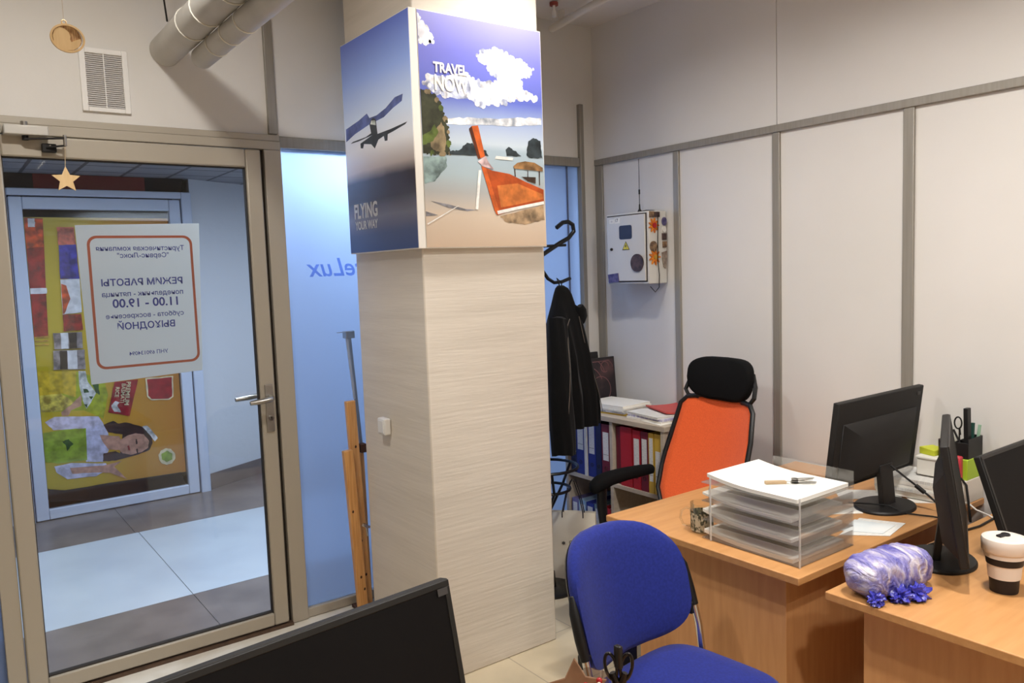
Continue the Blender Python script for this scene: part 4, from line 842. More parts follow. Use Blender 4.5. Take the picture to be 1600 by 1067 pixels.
b = B(); b.beam(bp(0, .52, .05), bp(0, .80, .085), .06, .022, m_chair, up=(0, 1, 0)); b.beam(bp(0, .79, .083), bp(0, 1.03, .03), .05, .02, m_chair, up=(0, 1, 0)); b.beam((0, .06, .40), bp(0, .53, .05), .07, .03, m_chair); b.build('back_spine', t, bevel=.006)
b = B(); rings = []
def se(a, e): return math.copysign(abs(a) ** e, a)
for k_, s_ in ((-1, .0), (-.9, .5), (-.6, .85), (0, 1), (.6, .85), (.9, .5), (1, .0)):
    ring = []
    for j in range(36):
        a = 2 * pi * j / 36; u = (.190 - .035 * max(0, -sin(a))) * se(cos(a), .5) * (.9 + .1 * s_) ; z = 1.138 + .100 * se(sin(a), .55) * (.85 + .15 * s_)
        p = bp(u, 1.08, -.02 + k_ * .026 - .25 * u * u + (z - 1.138) * .12); ring.append((p[0], p[1] + .03, z))
    rings.append(ring)
b.loft(rings, m_fab); b.build('headrest', t, smooth=60)
for s_ in (-1, 1):
    b = B(); b.tube([bp(s_ * .13, 1.045), bp(s_ * .185, 1.048), bp(s_ * .207, 1.075, .005), bp(s_ * .198, 1.12, .012), bp(s_ * .16, 1.17, .02)], [.010, .010, .010, .010, .009], m_chair, 8); b.build('headrest_bracket', t)
b = B(); rings = []
for z, s_ in ((.425, .9), (.435, .98), (.46, 1), (.485, .98), (.497, .9), (.50, .6)):
    rings.append([(.255 * s_ * se(cos(2 * pi * j / 40), .45), -.02 + .25 * s_ * se(sin(2 * pi * j / 40), .45), z - (.03 * max(0, -(sin(2 * pi * j / 40)) - .8) * 5 if z > .48 else 0) * .3) for j in range(40)])
b.loft(rings, m_fab); b.build('seat', t, smooth=60)
for s_ in (-1, 1):
    b = B(); b.beam((s_ * .24, -.05, .43), (s_ * .315, -.05, .44), .05, .02, m_chair); b.tube([(s_ * .31, -.05, .43), (s_ * .318, -.06, .56), (s_ * .318, -.06, .67)], [.02, .024, .028], m_chair, 10); b.build('arm_post', t)
    b = B(); rings = []
    for y, z, w, h_ in ((-.115, .668, .014, .010), (-.105, .674, .034, .022), (-.07, .690, .042, .026), (-.01, .703, .044, .024), (.08, .708, .042, .022), (.19, .708, .036, .02), (.25, .706, .026, .018), (.265, .705, .012, .008)):
        rings.append([(s_ * .318 + w * se(cos(2 * pi * j / 18), .7), y, z - .022 + h_ * 1.25 * se(sin(2 * pi * j / 18), .7)) for j in range(18)])
    b.loft(rings, m_fab); b.build('arm_pad', t, smooth=60)
b = B(); b.tube([(0, 0, .11), (0, 0, .28)], .028, m_chair, 14); b.tube([(0, 0, .28), (0, 0, .42)], .016, m_steel, 12); b.box(-.09, .09, -.1, .1, .41, .43, m_chair); b.build('gas_lift', t)
b = B()
for i in range(5):
    a = 2 * pi * i / 5 + .3; b.hexa([(.03 * cos(a) - .02 * sin(a), .03 * sin(a) + .02 * cos(a), .07), (.03 * cos(a) + .02 * sin(a), .03 * sin(a) - .02 * cos(a), .07), (.29 * cos(a) + .014 * sin(a), .29 * sin(a) - .014 * cos(a), .062), (.29 * cos(a) - .014 * sin(a), .29 * sin(a) + .014 * cos(a), .062), (.03 * cos(a) - .02 * sin(a), .03 * sin(a) + .02 * cos(a), .12), (.03 * cos(a) + .02 * sin(a), .03 * sin(a) - .02 * cos(a), .12), (.29 * cos(a) + .014 * sin(a), .29 * sin(a) - .014 * cos(a), .08), (.29 * cos(a) - .014 * sin(a), .29 * sin(a) + .014 * cos(a), .08)], m_chair)
b.build('star_base', t, bevel=.004)
for i in range(5):
    a = 2 * pi * i / 5 + .3; b = B(); c = Vector((.285 * cos(a), .285 * sin(a), .0295)); tng = Vector((-sin(a), cos(a), 0))
    for e in (-.014, .014): b.tube([c + tng * (e - .009), c + tng * (e + .009)], .0288, m_chair, 14)
    b.tube([c + Vector((0, 0, .01)), c + Vector((0, 0, .04))], .008, m_chair, 8); b.build('castor', t)
# ------------------------------------------------------------------ blue visitor chair
m_blue = M('blue upholstery', (33, 46, 132), .85, spec=.2, sheen=.12, rgb2=(28, 40, 118), nscale=120)
t = thing('visitor_chair', 'blue upholstered visitor chair with chrome frame in front of the desks', 'chair', (CHX, CHY, 0), radians(CH_ROT)); 
def bk(u, v, d=0.0):
    """backrest surface, u across (-.25...25), v up (0...1)"""
    z = .505 + .365 * v; y = .225 + .10 * v - 1.55 * u * u + d
    return (u, y, z)
bo = []
for j in range(48):
    a = 2 * pi * j / 48; cu, sv = cos(a), sin(a)
    if sv >= 0: u = .25 * se(cu, .62); v = .52 + .48 * se(sv, .82) * 1.0
    else: u = .25 * se(cu, .5) * (1 - .10 * abs(sv)); v = .52 + .52 * se(sv, .42)
    bo.append((u, v))
b = B(); rings = []
for d_, s_ in ((.022, .04), (.022, .4), (.022, .7), (.022, .93), (.016, .985), (.0, 1.0), (-.016, .985), (-.026, .9), (-.032, .7), (-.033, .45), (-.033, .22), (-.033, .04)):
    rings.append([bk(u * s_, .52 + (v - .52) * s_, d_) for u, v in bo])
b.loft(rings, m_blue); b.build('backrest', t, smooth=70)
b = B(); rings = []
for d_, s_ in ((.023, .04), (.023, .4), (.023, .7), (.024, .95), (.034, .9), (.04, .7), (.04, .45), (.04, .2), (.04, .04)): rings.append([bk(u * s_, .52 + (v - .52) * s_, d_) for u, v in bo])
b.loft(rings, m_chair); b.build('back_shell', t, smooth=60)
so = []
for j in range(48):
    a = 2 * pi * j / 48; so.append((.238 * se(cos(a), .45), -.005 + .215 * se(sin(a), .45)))
b = B(); rings = []
def seat_z(x, y, z): return z + .006 * cos(x / .24 * 1.5) - (.02 * ((-y - .12) / .09) ** 2 if y < -.12 else 0)
for z, s_ in ((.425, .93), (.432, .985), (.448, 1), (.462, .985), (.472, .92), (.476, .7), (.477, .35)): rings.append([(x * s_, y * s_, seat_z(x * s_, y * s_, z)) for x, y in so])
b.loft(rings, m_blue); b.build('seat', t, smooth=70)
b = B(); rings = []
for z, s_ in ((.412, .86), (.417, .92), (.428, .94)): rings.append([(x * s_, y * s_, seat_z(x * s_, y * s_, z)) for x, y in so])
b.loft(rings, m_chair); b.build('seat_shell', t, smooth=60)
for s_ in (-1, 1):
    x = s_ * .245
    b = B(); b.tube([(x, -.19, .008), (x, -.165, .25), (x, -.14, .395), (x, -.11, .418), (x, .0, .418), (x, .12, .418)], .0115, m_chrome, 10); b.build('front_leg', t)
    b = B(); b.tube([(x, .235, .008), (x, .17, .2), (x, .125, .36), (x * 1.02, .115, .43), (x * 1.05, .135, .53), (x * 1.05, .16, .625)], .0115, m_chrome, 10); b.build('back_leg', t)
    b = B(); b.tube([(x * 1.05, .150, .585), (x * 1.05, .168, .64), (x * 1.04, .19, .71), (x * .98, .21, .75)], [.014, .016, .015, .010], m_chair, 10); b.box(x * 1.02 - .014, x * 1.02 + .014, .145, .175, .56, .60, m_chair); b.build('back_bracket', t, bevel=.004)
    for yy in (-.19, .235):
        b = B(); b.lathe([(.016, 0), (.017, .004), (.015, .022), (.012, .026)], (x, yy, 0), m_chair, 12); b.build('foot_cap', t)
b = B(); b.box(-.03, .05, .215, .25, .455, .52, m_chair); b.build('lumbar_plate', t, bevel=.006)
b = B(); b.tube([(-.235, -.1, .405), (.235, -.1, .405)], .010, m_chrome, 10); b.tube([(-.235, .1, .405), (.235, .1, .405)], .010, m_chrome, 10); b.build('cross_tube', t)
# ------------------------------------------------------------------ monitors
m_bez = M('grey black monitor bezel', (27, 26, 25), .45)
m_stick = M('grey sticker', (62, 60, 60), .6)
def monitor(label, loc, rz, w, h, zc, tilt, base=(.12, .095), bulge=True, neck_w=.085, group=None, sticker=None, base_y=0.0, neckpanel=False, thick=.022):
    """screen faces local -Y; zc height of the screen centre above the desk"""
    t = thing('computer_monitor', label, 'monitor', loc, rz, group)
    TM = Matrix.Translation((0, 0, zc)) @ Matrix.Rotation(radians(-tilt), 4, 'X')
    b = B(); b.mt = TM; b.box(-w / 2, w / 2, -thick / 2, thick / 2, -h / 2, h / 2, m_blackm); b.build('housing', t, bevel=.004)
    b = B(); b.mt = TM; e = .012; y = -thick / 2
    b.box(-w / 2 + .002, w / 2 - .002, y - .002, y + .001, h / 2 - e, h / 2 - .002, m_bez); b.box(-w / 2 + .002, w / 2 - .002, y - .002, y + .001, -h / 2 + .002, -h / 2 + .018, m_bez)
    b.box(-w / 2 + .002, -w / 2 + e, y - .002, y + .001, -h / 2 + .018, h / 2 - e, m_bez); b.box(w / 2 - e, w / 2 - .002, y - .002, y + .001, -h / 2 + .018, h / 2 - e, m_bez); b.build('bezel', t, bevel=.0008)
    b = B(); b.mt = TM; b.box(-w / 2 + e, w / 2 - e, y - .0008, y + .001, -h / 2 + .018, h / 2 - e, m_screen); b.build('screen', t)
    if bulge:
        b = B(); b.mt = TM; y = thick / 2
        b.hexa([(-w * .44, y, -h * .46), (w * .44, y, -h * .46), (w * .30, y + .038, -h * .38), (-w * .30, y + .038, -h * .38), (-w * .44, y, h * .26), (w * .44, y, h * .26), (w * .30, y + .038, h * .10), (-w * .30, y + .038, h * .10)], m_blackm); b.build('back_cover', t, bevel=.006)
    if sticker:
        b = B(); b.mt = TM; sx, sz, sy = sticker; b.box(sx - .010, sx + .010, sy * (thick / 2 + (.0026 if sy < 0 else 0)), sy * (thick / 2 + .0034), sz - .006, sz + .006, m_stick); b.build('sticker', t)
    b = B(); b.beam((0, .045 + base_y, .008), (0, .030 + base_y, zc - .10), neck_w, .020, m_black, up=(0, 1, 0)); b.build('stand_neck', t, bevel=.003)
    b = B(); b.lathe([(1.0, 0), (1.0, .006), (.96, .011), (.3, .014)], (0, .035 + base_y, .0005), m_black, 40, sx=base[0], sy=base[1]); b.build('stand_base', t)
    return t
monitor('black monitor seen from behind on the desk with the letter trays', (2.79, 1.545, .75), pi, .585, .325, .262, 7, base=(.125, .10), sticker=(-.255, .135, 1))
monitor('black monitor seen edge-on beside the blue parcel', (M2X, M2Y, .75), radians(M2R), .50, .34, M2Z, M2T, base=(.12, .10))
monitor('black monitor at the right edge behind the white and black cup', (2.745, 1.01, .75), radians(0), .54, .31, .172, 19, bulge=False, base=(.1, .08))
# ------------------------------------------------------------------ letter trays
m_acr = clear('clear acrylic', (.98, .98, .98), .12, .04, .05, (236, 232, 224))
m_acrh = clear('hazy acrylic wall', (.98, .98, .98), .12, .06, .10, (236, 230, 222))
m_acre = clear('bright acrylic edge', (1, 1, 1), .1, .05, .4, (240, 238, 232))
t = thing('letter_tray_stack', 'stack of clear acrylic letter trays on the beech desk', 'letter tray', (2.184, 1.55, .7505)); o = (2.184, 1.55, .7505)
x0, x1, y0, y1 = 2.036, 2.333, 1.365, 1.735
zs_ = (.752, .815, .878, .941)
for z in zs_:
    b = B(o); b.box(x0, x1, y0, y1, z, z + .003, m_acr); b.build('tray', t)
    b = B(o); b.box(x0, x0 + .003, y0, y1 - .03, z + .003, z + .050, m_acrh); b.box(x0 + .003, x1 - .003, y0, y0 + .003, z + .003, z + .050, m_acrh); b.build('tray_rim', t) if z < .94 else b.bm.free()
b = B(o); b.box(x1 - .003, x1, y0, y1 - .07, .752, .995, m_acr); b.build('side_wall', t)
for (x, y) in ((x0 + .0, y0 - .003), (x0 - .003, y1 - .04)):
    b = B(o); b.box(x - .002, x + .002, y - .002, y + .002, .752, .965, m_acre); b.build('corner_post', t)
def sheets(label, z, h_, dy, bow):
    q = B((2.184, 1.57 + dy, z)); rows = []
    for i in range(11):
        f_ = i / 10; y = y0 + .012 + dy + (y1 - y0 - .03) * f_; up = bow * max(0, (f_ - .45) / .55) ** 2
        rows.append([(x0 + .008, y, z + up), (x1 - .012, y, z + up), (x1 - .012, y, z + h_ + up), (x0 + .008, y, z + h_ + up)])
    q.loft(rows, m_paper); return tag(q.build('paper_stack', smooth=0), label, 'papers')
sheets('sheets in the bottom letter tray', .7555, .012, .015, .014)
sheets('sheets in the second letter tray from the bottom', .8185, .010, .02, .022)
sheets('sheets in the third letter tray from the bottom', .8815, .008, .02, .018)
sheets('white papers on the top letter tray under the keys', .9445, .012, .0, .018)
m_fob = M('beige key fob leather', (176, 152, 120), .6)
t = thing('key_bunch', 'bunch of keys with a beige fob on the top letter tray', 'keys', (2.19, 1.50, .957)); o = (2.19, 1.50, .957)
b = B(o); b.tube([(2.185 + .014 * cos(i / 16 * 2 * pi), 1.50 + .014 * sin(i / 16 * 2 * pi), .9592) for i in range(16)], .0012, m_steel, 6, closed=True); b.build('key_ring', t)
b = B(o); b.beam((2.12, 1.545, .9625), (2.175, 1.505, .9615), .016, .010, m_fob); b.build('fob', t, bevel=.002)
for i, (dx_, dy_, z) in enumerate(((.05, -.052, .9585), (.066, -.03, .962), (.036, -.062, .966), (.058, -.04, .9695))):
    b = B(o); hx, hy = 2.185 + dx_ * .25, 1.50 + dy_ * .25; ex, ey = 2.185 + dx_ * 1.15, 1.50 + dy_ * 1.15
    b.lathe([(.011, 0), (.011, .0022)], (hx, hy, z), m_steel if i % 2 else M('dark key head', (70, 66, 62), .4, .6), 14); b.beam((hx, hy, z + .0012), (ex, ey, z + .0012), .007, .002, m_steel); b.build('key', t)
# glass mug
m_mug = clear('mug glass', (.96, .97, .95), .12, .03)
m_mugp = M('dark green city print on the mug', (70, 74, 58), .5, rgb2=(196, 188, 164), nscale=120, stretch=(1, 1, .6), contrast=(.44, .56))
t = thing('glass_mug', 'glass mug with a dark sketch print beside the letter trays', 'mug', (2.092, 1.782, .7505)); o = (2.092, 1.782, .7505)
b = B(o); b.lathe([(.0, .0), (.034, .0), (.0375, .006), (.0395, .1), (.037, .1), (.035, .009), (.0, .007)], o, m_mug, 32); b.build('body', t)
b = B(o)
for i in range(32):
    a, a2 = 2 * pi * i / 32, 2 * pi * (i + 1) / 32; r1, r2 = .0384, .0399
    b.f([b.v((o[0] + r1 * cos(a), o[1] + r1 * sin(a), o[2] + .006)), b.v((o[0] + r1 * cos(a2), o[1] + r1 * sin(a2), o[2] + .006)), b.v((o[0] + r2 * cos(a2), o[1] + r2 * sin(a2), o[2] + .07)), b.v((o[0] + r2 * cos(a), o[1] + r2 * sin(a), o[2] + .07))], m_mugp)
b.build('print', t)
b = B(o); hd = Vector((-.83, .55, 0)); c = Vector(o); b.tube([c + hd * r + Vector((0, 0, z)) for r, z in ((.037, .08), (.055, .086), (.072, .075), (.076, .052), (.066, .028), (.037, .02))], .0042, m_mug, 8); b.build('handle', t)
# ------------------------------------------------------------------ papers and clutter on the desk with the trays
def sheet(name, label, pts, z, m, cat='paper', h_=.0012):
    cx = sum(p[0] for p in pts) / len(pts); cy = sum(p[1] for p in pts) / len(pts); q = B((cx, cy, z)); q.prism(pts, h_, m, c=(0, 0, z)); return tag(q.build(name, smooth=0), label, cat)
sheet('paper_sheet', 'pale printed sheet in front of the monitor base', [(2.39, 1.45), (2.50, 1.335), (2.66, 1.365), (2.60, 1.50)], .7505, m_paper2)
m_pb = M('pale blue printed sheet', (206, 214, 216), .8, rgb2=(222, 224, 222), nscale=9)
sheet('paper_sheet', 'pale blue sheet lying on the printed sheet by the monitor base', [(2.43, 1.47), (2.50, 1.36), (2.61, 1.375), (2.57, 1.50)], .752, m_pb)
sheet('paper_sheet', 'white sheet left of the monitor foot', [(2.50, 1.64), (2.66, 1.52), (2.74, 1.60), (2.60, 1.72)], .7505, m_paper)
sheet('paper_sheet', 'white sheet behind the monitor foot', [(2.76, 1.67), (2.93, 1.52), (3.03, 1.57), (2.86, 1.76)], .7505, m_paper2)
sheet('paper_sheet', 'loose sheet on the desk beside the wall papers', [(2.90, 1.47), (3.0, 1.37), (3.10, 1.43), (3.0, 1.55)], .7505, m_paper)
m_env = M('white envelope', (236, 232, 222), .7)
pile('paper_pile', 'heap of white papers and envelopes by the wall behind the monitors', 'papers', (3.04, 1.53), .2, .22, .072, .1, [m_paper, m_env, m_paper2], .7525, 6, curl=.003)
t = thing('paper_box', 'white box of papers against the wall under the lime notepad', 'box', (3.085, 1.50, .8295)); o = (3.085, 1.50, .8295)
b = B(o); b.box(3.03, 3.15, 1.395, 1.515, .8305, .893, m_env); b.build('body', t, bevel=.003)
b = B(o); b.box(3.026, 3.154, 1.391, 1.519, .893, .903, m_paper); b.build('lid', t, bevel=.003)
m_lime = M('lime yellow paper', (208, 214, 60), .6)
b = B((3.10, 1.53, .9035)); b.hexa([(3.055, 1.462, .9035), (3.13, 1.445, .9035), (3.145, 1.51, .9035), (3.07, 1.525, .9035), (3.055, 1.462, .925), (3.13, 1.445, .922), (3.145, 1.51, .928), (3.07, 1.525, .931)], m_lime); tag(b.build('sticky_notes', bevel=.002), 'lime yellow pad of notes on the white box by the wall', 'notepad')
m_cupd = M('dark maroon mug glaze', (52, 22, 30), .3); m_pink = M('pink mug ring', (216, 150, 150), .4)
t = thing('coffee_mug', 'small dark maroon mug with a pink ring on the white box', 'mug', (3.075, 1.425, .9035)); o = (3.075, 1.425, .9035)
b = B(o); b.lathe([(0, 0), (.024, 0), (.026, .004), (.028, .068), (.0255, .068), (.0235, .006), (0, .005)], o, m_cupd, 26); b.build('body', t)
b = B(o); b.tube([Vector(o) + Vector((-.022, -.0175, .036)) + Vector((.62, -.785, 0)) * .013 * cos(i / 20 * 2 * pi) + Vector((0, 0, .015 * sin(i / 20 * 2 * pi))) for i in range(20)], .0022, m_pink, 6, closed=True); b.build('ring_motif', t)
b = B(o); b.tube([Vector(o) + Vector((x, y, z)) for x, y, z in ((.012, -.024, .055), (.02, -.042, .05), (.02, -.046, .03), (.012, -.025, .015))], .0035, m_cupd, 8); b.build('handle', t)
# organiser on the lime box
m_limeb = M('lime green box card', (168, 200, 52), .5); m_wbox = M('white carton', (224, 218, 208), .6); m_card = M('tan cardboard', (198, 146, 96), .7)
b = B((3.09, 1.362, .7505)); b.box(3.0, 3.158, 1.326, 1.39, .7505, .838, m_wbox); tag(b.build('carton', bevel=.002), 'white carton at the end of the desk under the lime box', 'box')
b = B((3.09, 1.362, .8385)); b.box(3.03, 3.155, 1.328, 1.386, .8385, .915, m_limeb); tag(b.build('small_box', bevel=.002), 'lime green small box under the black pen holder', 'box')
t = thing('pen_holder', 'black desk organiser full of pens by the wall', 'pen holder', (3.10, 1.357, .9155)); o = (3.10, 1.357, .9155)
b = B(o); b.box(3.04, 3.155, 1.330, 1.334, .9155, .99, m_black); b.box(3.04, 3.155, 1.380, 1.384, .9155, .975, m_black); b.box(3.04, 3.044, 1.334, 1.380, .9155, .975, m_black); b.box(3.151, 3.155, 1.334, 1.380, .9155, .99, m_black); b.box(3.044, 3.151, 1.334, 1.380, .9155, .919, m_black); b.box(3.095, 3.099, 1.334, 1.380, .919, .975, m_black); b.build('caddy', t, bevel=.001)
def pen(label, cat, name, p, q, w, m, fn=None):
    b = B(p)
    if fn: fn(b)
    else: b.tube([p, q], w, m, 8)
    return tag(b.build(name), label, cat)
m_green = M('dark green plastic', (30, 70, 62), .4); m_redpl = M('red plastic', (190, 60, 70), .4)
b = B((3.085, 1.352, .9195)); b.beam((3.085, 1.352, .9195), (3.083, 1.356, 1.10), .028, .016, m_black, up=(0, 1, 0)); tag(b.build('stapler', bevel=.002), 'tall black stapler standing upright in the pen holder', 'stapler')
t = thing('scissors', 'scissors with dark handle ring in the pen holder by the wall', 'scissors', (3.06, 1.372, .9195)); o = (3.06, 1.372, .9195)
b = B(o); b.beam((3.062, 1.372, .9195), (3.06, 1.372, 1.01), .01, .002, m_steel, up=(0, 1, 0)); b.build('blade', t)
b = B(o); b.tube([(3.058, 1.376 + .013 * cos(i / 16 * 2 * pi), 1.045 + .022 * sin(i / 16 * 2 * pi)) for i in range(16)], .003, m_black, 6, closed=True); b.tube([(3.062, 1.370, 1.0), (3.06, 1.372, 1.026)], .004, m_black, 6); b.build('handle', t)
pen('dark green marker in the pen holder by the wall', 'marker', 'marker', (3.115, 1.352, .9195), (3.12, 1.35, 1.04), .007, m_green)
pen('pale green marker leaning right in the pen holder by the wall', 'marker', 'marker', (3.135, 1.345, .9195), (3.148, 1.338, 1.03), .006, M('pale green plastic', (150, 186, 160), .4))
pen('short black pen in the pen holder by the wall', 'pen', 'pen', (3.056, 1.342, .9195), (3.05, 1.389, 1.02), .004, m_black)
b = B((3.02, 1.392, .8388)); b.box(3.0, 3.026, 1.34, 1.385, .8388, .93, m_redpl); tag(b.build('correction_tape', bevel=.006), 'red plastic dispenser beside the pen holder', 'dispenser')
t = thing('power_adapter', 'black power adapter with a thick cable on the wall-side papers', 'adapter', (2.985, 1.40, .7525)); o = (2.985, 1.40, .7525)
b = B(o); b.box(2.95, 2.99, 1.335, 1.395, .7525, .80, m_black); b.build('body', t, bevel=.004)
b = B(o); b.tube([(2.975, 1.36, .80), (2.985, 1.352, .84), (2.998, 1.335, .852), (3.0, 1.318, .83), (2.99, 1.305, .77), (2.985, 1.295, .70)], .0045, m_black, 8); b.build('cable', t)
b = B((2.80, 1.5, .80)); b.tube([(2.81, 1.50, .905), (2.83, 1.455, .865), (2.85, 1.415, .83), (2.855, 1.38, .805), (2.86, 1.345, .775), (2.87, 1.312, .757), (2.88, 1.29, .70)], .0038, m_black, 8); b.tube([(2.845, 1.425, .838), (2.8525, 1.395, .815)], .008, m_black, 10); tag(b.build('monitor_cable'), 'black monitor cable with a thick ferrite hanging over the desk edge', 'cable')
b = B((2.75, 1.42, .7505)); b.tube([(2.70, 1.60, .765), (2.72, 1.53, .772), (2.74, 1.47, .775), (2.755, 1.42, .755), (2.77, 1.37, .7555), (2.785, 1.335, .7555), (2.80, 1.312, .752), (2.81, 1.295, .71)], .003, m_black, 8); tag(b.build('monitor_cable'), 'thin black cable running from the monitor foot over the desk edge', 'cable')
m_wc = M('white cable', (226, 222, 214), .5)
b = B((2.9, 1.24, .75)); b.tube([(3.02, 1.34, .755), (3.0, 1.31, .765), (2.97, 1.27, .755), (2.94, 1.215, .7545), (2.89, 1.16, .7545), (2.86, 1.15, .7545)], .003, m_wc, 8); tag(b.build('white_cable'), 'white cable hanging between the two desks', 'cable')
b = B((2.6, 1.2, .75)); b.tube([(2.50, 1.208, .7545), (2.60, 1.190, .7545), (2.70, 1.20, .7545), (2.80, 1.185, .7545), (2.92, 1.19, .7545)], .0035, m_black, 8); tag(b.build('desk_cable'), 'black cable lying along the back edge of the near desk', 'cable')
# ------------------------------------------------------------------ blue parcel and cup on the near desk
def plastic_wrap():
    m, nt, N, L = newmat('crinkled blue and white plastic bag')
    p = N['Principled BSDF']; p.inputs['Roughness'].default_value = .28; p.inputs['Specular IOR Level'].default_value = .6
    tc = N.new('ShaderNodeTexCoord'); mp = N.new('ShaderNodeMapping'); mp.inputs['Scale'].default_value = (14, 5, 9); mp.inputs['Rotation'].default_value = (.3, .5, .4)
    n = N.new('ShaderNodeTexNoise'); n.inputs['Scale'].default_value = 1.6; n.inputs['Detail'].default_value = 5; n.inputs['Distortion'].default_value = 1.4
    L.new(tc.outputs['Object'], mp.inputs[0]); L.new(mp.outputs[0], n.inputs['Vector'])
    r = N.new('ShaderNodeValToRGB'); e = r.color_ramp.elements; e[0].position = .30; e[0].color = lin((46, 48, 150)); e[1].position = .66; e[1].color = lin((206, 198, 208)); x = e.new(.5); x.color = lin((140, 134, 190))
    L.new(n.outputs['Fac'], r.inputs[0]); L.new(r.outputs[0], p.inputs['Base Color'])
    n2 = N.new('ShaderNodeTexNoise'); n2.inputs['Scale'].default_value = 3; n2.inputs['Detail'].default_value = 4; n2.inputs['Distortion'].default_value = 2.5; L.new(mp.outputs[0], n2.inputs['Vector'])
    bp_ = N.new('ShaderNodeBump'); bp_.inputs['Strength'].default_value = .8; bp_.inputs['Distance'].default_value = .012; L.new(n2.outputs['Fac'], bp_.inputs['Height']); L.new(bp_.outputs[0], p.inputs['Normal'])
    return m
m_wrap = plastic_wrap()
m_wrapb = M('blue plastic film', (40, 40, 150), .25, spec=.6, rgb2=(84, 84, 190), nscale=30, bump=.5, bscale=30)
t = thing('plastic_parcel', 'blue and white plastic bag wrapped round a parcel on the near desk corner', 'parcel', (PX, PY, .7505), radians(PRZ))
b = B(); rings = []; nn = 64
for i in range(57):
    f_ = -1 + 2 * i / 56; x = .138 * f_; s_ = (1 - abs(f_) ** 5) ** .5 if abs(f_) < 1 else 0
    s_ = max(s_, .02); ring = []
    for j in range(nn):
        a = 2 * pi * j / nn; y = .064 * s_ * se(cos(a), .7); z = .056 + .055 * s_ * se(sin(a), .7)
        q = Vector((x * 30 + z * 20, y * 10 + 3, z * 10)); k_ = abs(noise.noise(q)) * -.012 + .004 + abs(noise.noise(q * 2.3)) * -.006
        n_ = Vector((0, y, z - .056)); n_ = n_.normalized() if n_.length > 1e-5 else Vector((0, 0, 0))
        ring.append((x + noise.noise(q * 1.4) * .004, y + n_.y * k_, max(.002, z + n_.z * k_)))
    rings.append(ring)
b.loft(rings, m_wrap); b.build('wrapped_body', t, smooth=50)
for (x, y, s1, lab) in ((-.04, -.072, 1, 0), (.012, -.082, 1.1, 1), (-.115, -.055, .8, 2)):
    b = B(); g = bmesh.ops.create_icosphere(b.bm, subdivisions=4, radius=1)
    for v in g['verts']:
        d = v.co.normalized(); k_ = 1 + .9 * noise.noise(d * 2.6 + Vector((x * 90, y * 50, 1))) + .4 * noise.noise(d * 6 + Vector((x * 90, y * 50, 5)))
        v.co = Vector((x + d.x * .027 * k_ * s1, y + d.y * .02 * k_ * s1, max(.001, .016 + d.z * .02 * k_ * s1)))
    b.mi(m_wrapb); b.build('crumpled_end', t, smooth=35)
m_wcup = M('white silicone', (226, 216, 206), .6, spec=.3); m_dcup = M('black silicone', (26, 22, 26), .5)
t = thing('collapsible_cup', 'white and black banded collapsible cup with a lid at the right edge', 'cup', (2.308, .912, .7505)); o = (2.308, .912, .7505)
b = B(o); b.lathe([(.0, 0), (.034, 0), (.0345, .002), (.037, .040), (.0395, .040), (.0425, .078), (.0445, .078), (.047, .098), (.0495, .098), (.051, .115)], o, None, 40, mats=[m_dcup, m_dcup, m_dcup, m_dcup, m_wcup, m_wcup, m_dcup, m_dcup, m_wcup]); b.build('body', t)
b = B(o); b.lathe([(.0535, .112), (.056, .115), (.0575, .142), (.0555, .149), (.047, .152), (.045, .149), (.0, .149)], o, m_wcup, 40); b.build('lid', t)
b = B(o); b.lathe([(.0, 0), (.012, 0), (.012, .004), (.009, .006), (0, .006)], (o[0] + .018, o[1] + .006, o[2] + .149), m_dcup, 18); b.beam((o[0] + .018, o[1] + .006, o[2] + .152), (o[0] - .012, o[1] + .012, o[2] + .152), .014, .005, m_dcup); b.build('sip_plug', t, bevel=.001)
b = B((2.43, .862, .7505)); b.box(2.405, 2.455, .84, .885, .7505, .782, m_white); tag(b.build('small_white_box', bevel=.004), 'small white plastic case beside the cup at the right edge', 'case')
# ------------------------------------------------------------------ near counter with the dark screen, scissors and trinkets
t = thing('counter_desk', 'desk below the frame carrying the large dark monitor', 'desk', (.4, .72, 0)); o = (.4, .72, 0)
b = B(o); b.box(-.6, 1.16, .42, 1.16, .726, .75, m_desk); b.build('desk_top', t, bevel=.003)
b = B(o); b.box(-.58, -.562, .45, 1.1, 0, .726, m_deskp); b.build('side_panel', t); b = B(o); b.box(1.10, 1.118, .45, 1.1, 0, .726, m_deskp); b.build('side_panel', t)
b = B(o); b.box(-.562, 1.10, 1.06, 1.078, .2, .726, m_deskp); b.build('modesty_panel', t)
monitor('large dark monitor in the foreground with its blank screen towards the camera', (MCX, MCY, .75), radians(MCR), .56, .34, MCZ, MCT, base=(.12, .09), sticker=(.262, .152, -1))
m_tin = M('dark pen cup', (40, 34, 34), .5)
t = thing('pen_cup', 'dark cup holding scissors at the bottom edge of the photo', 'pen cup', (1.005, 1.068, .7505)); o = (1.005, 1.068, .7505)
b = B(o); b.lathe([(0, 0), (.03, 0), (.034, .09), (.0315, .09), (.028, .004), (0, .004)], o, m_tin, 28); b.build('cup', t)
t = thing('scissors', 'black handled scissors standing upright at the bottom of the photo', 'scissors', (1.003, 1.068, .756)); o = (1.003, 1.068, .756)
lat = Vector((.72, -.69, 0)); c = Vector((1.008, 1.068, 0))
m_sc = M('black scissor handle', (22, 18, 20), .35)
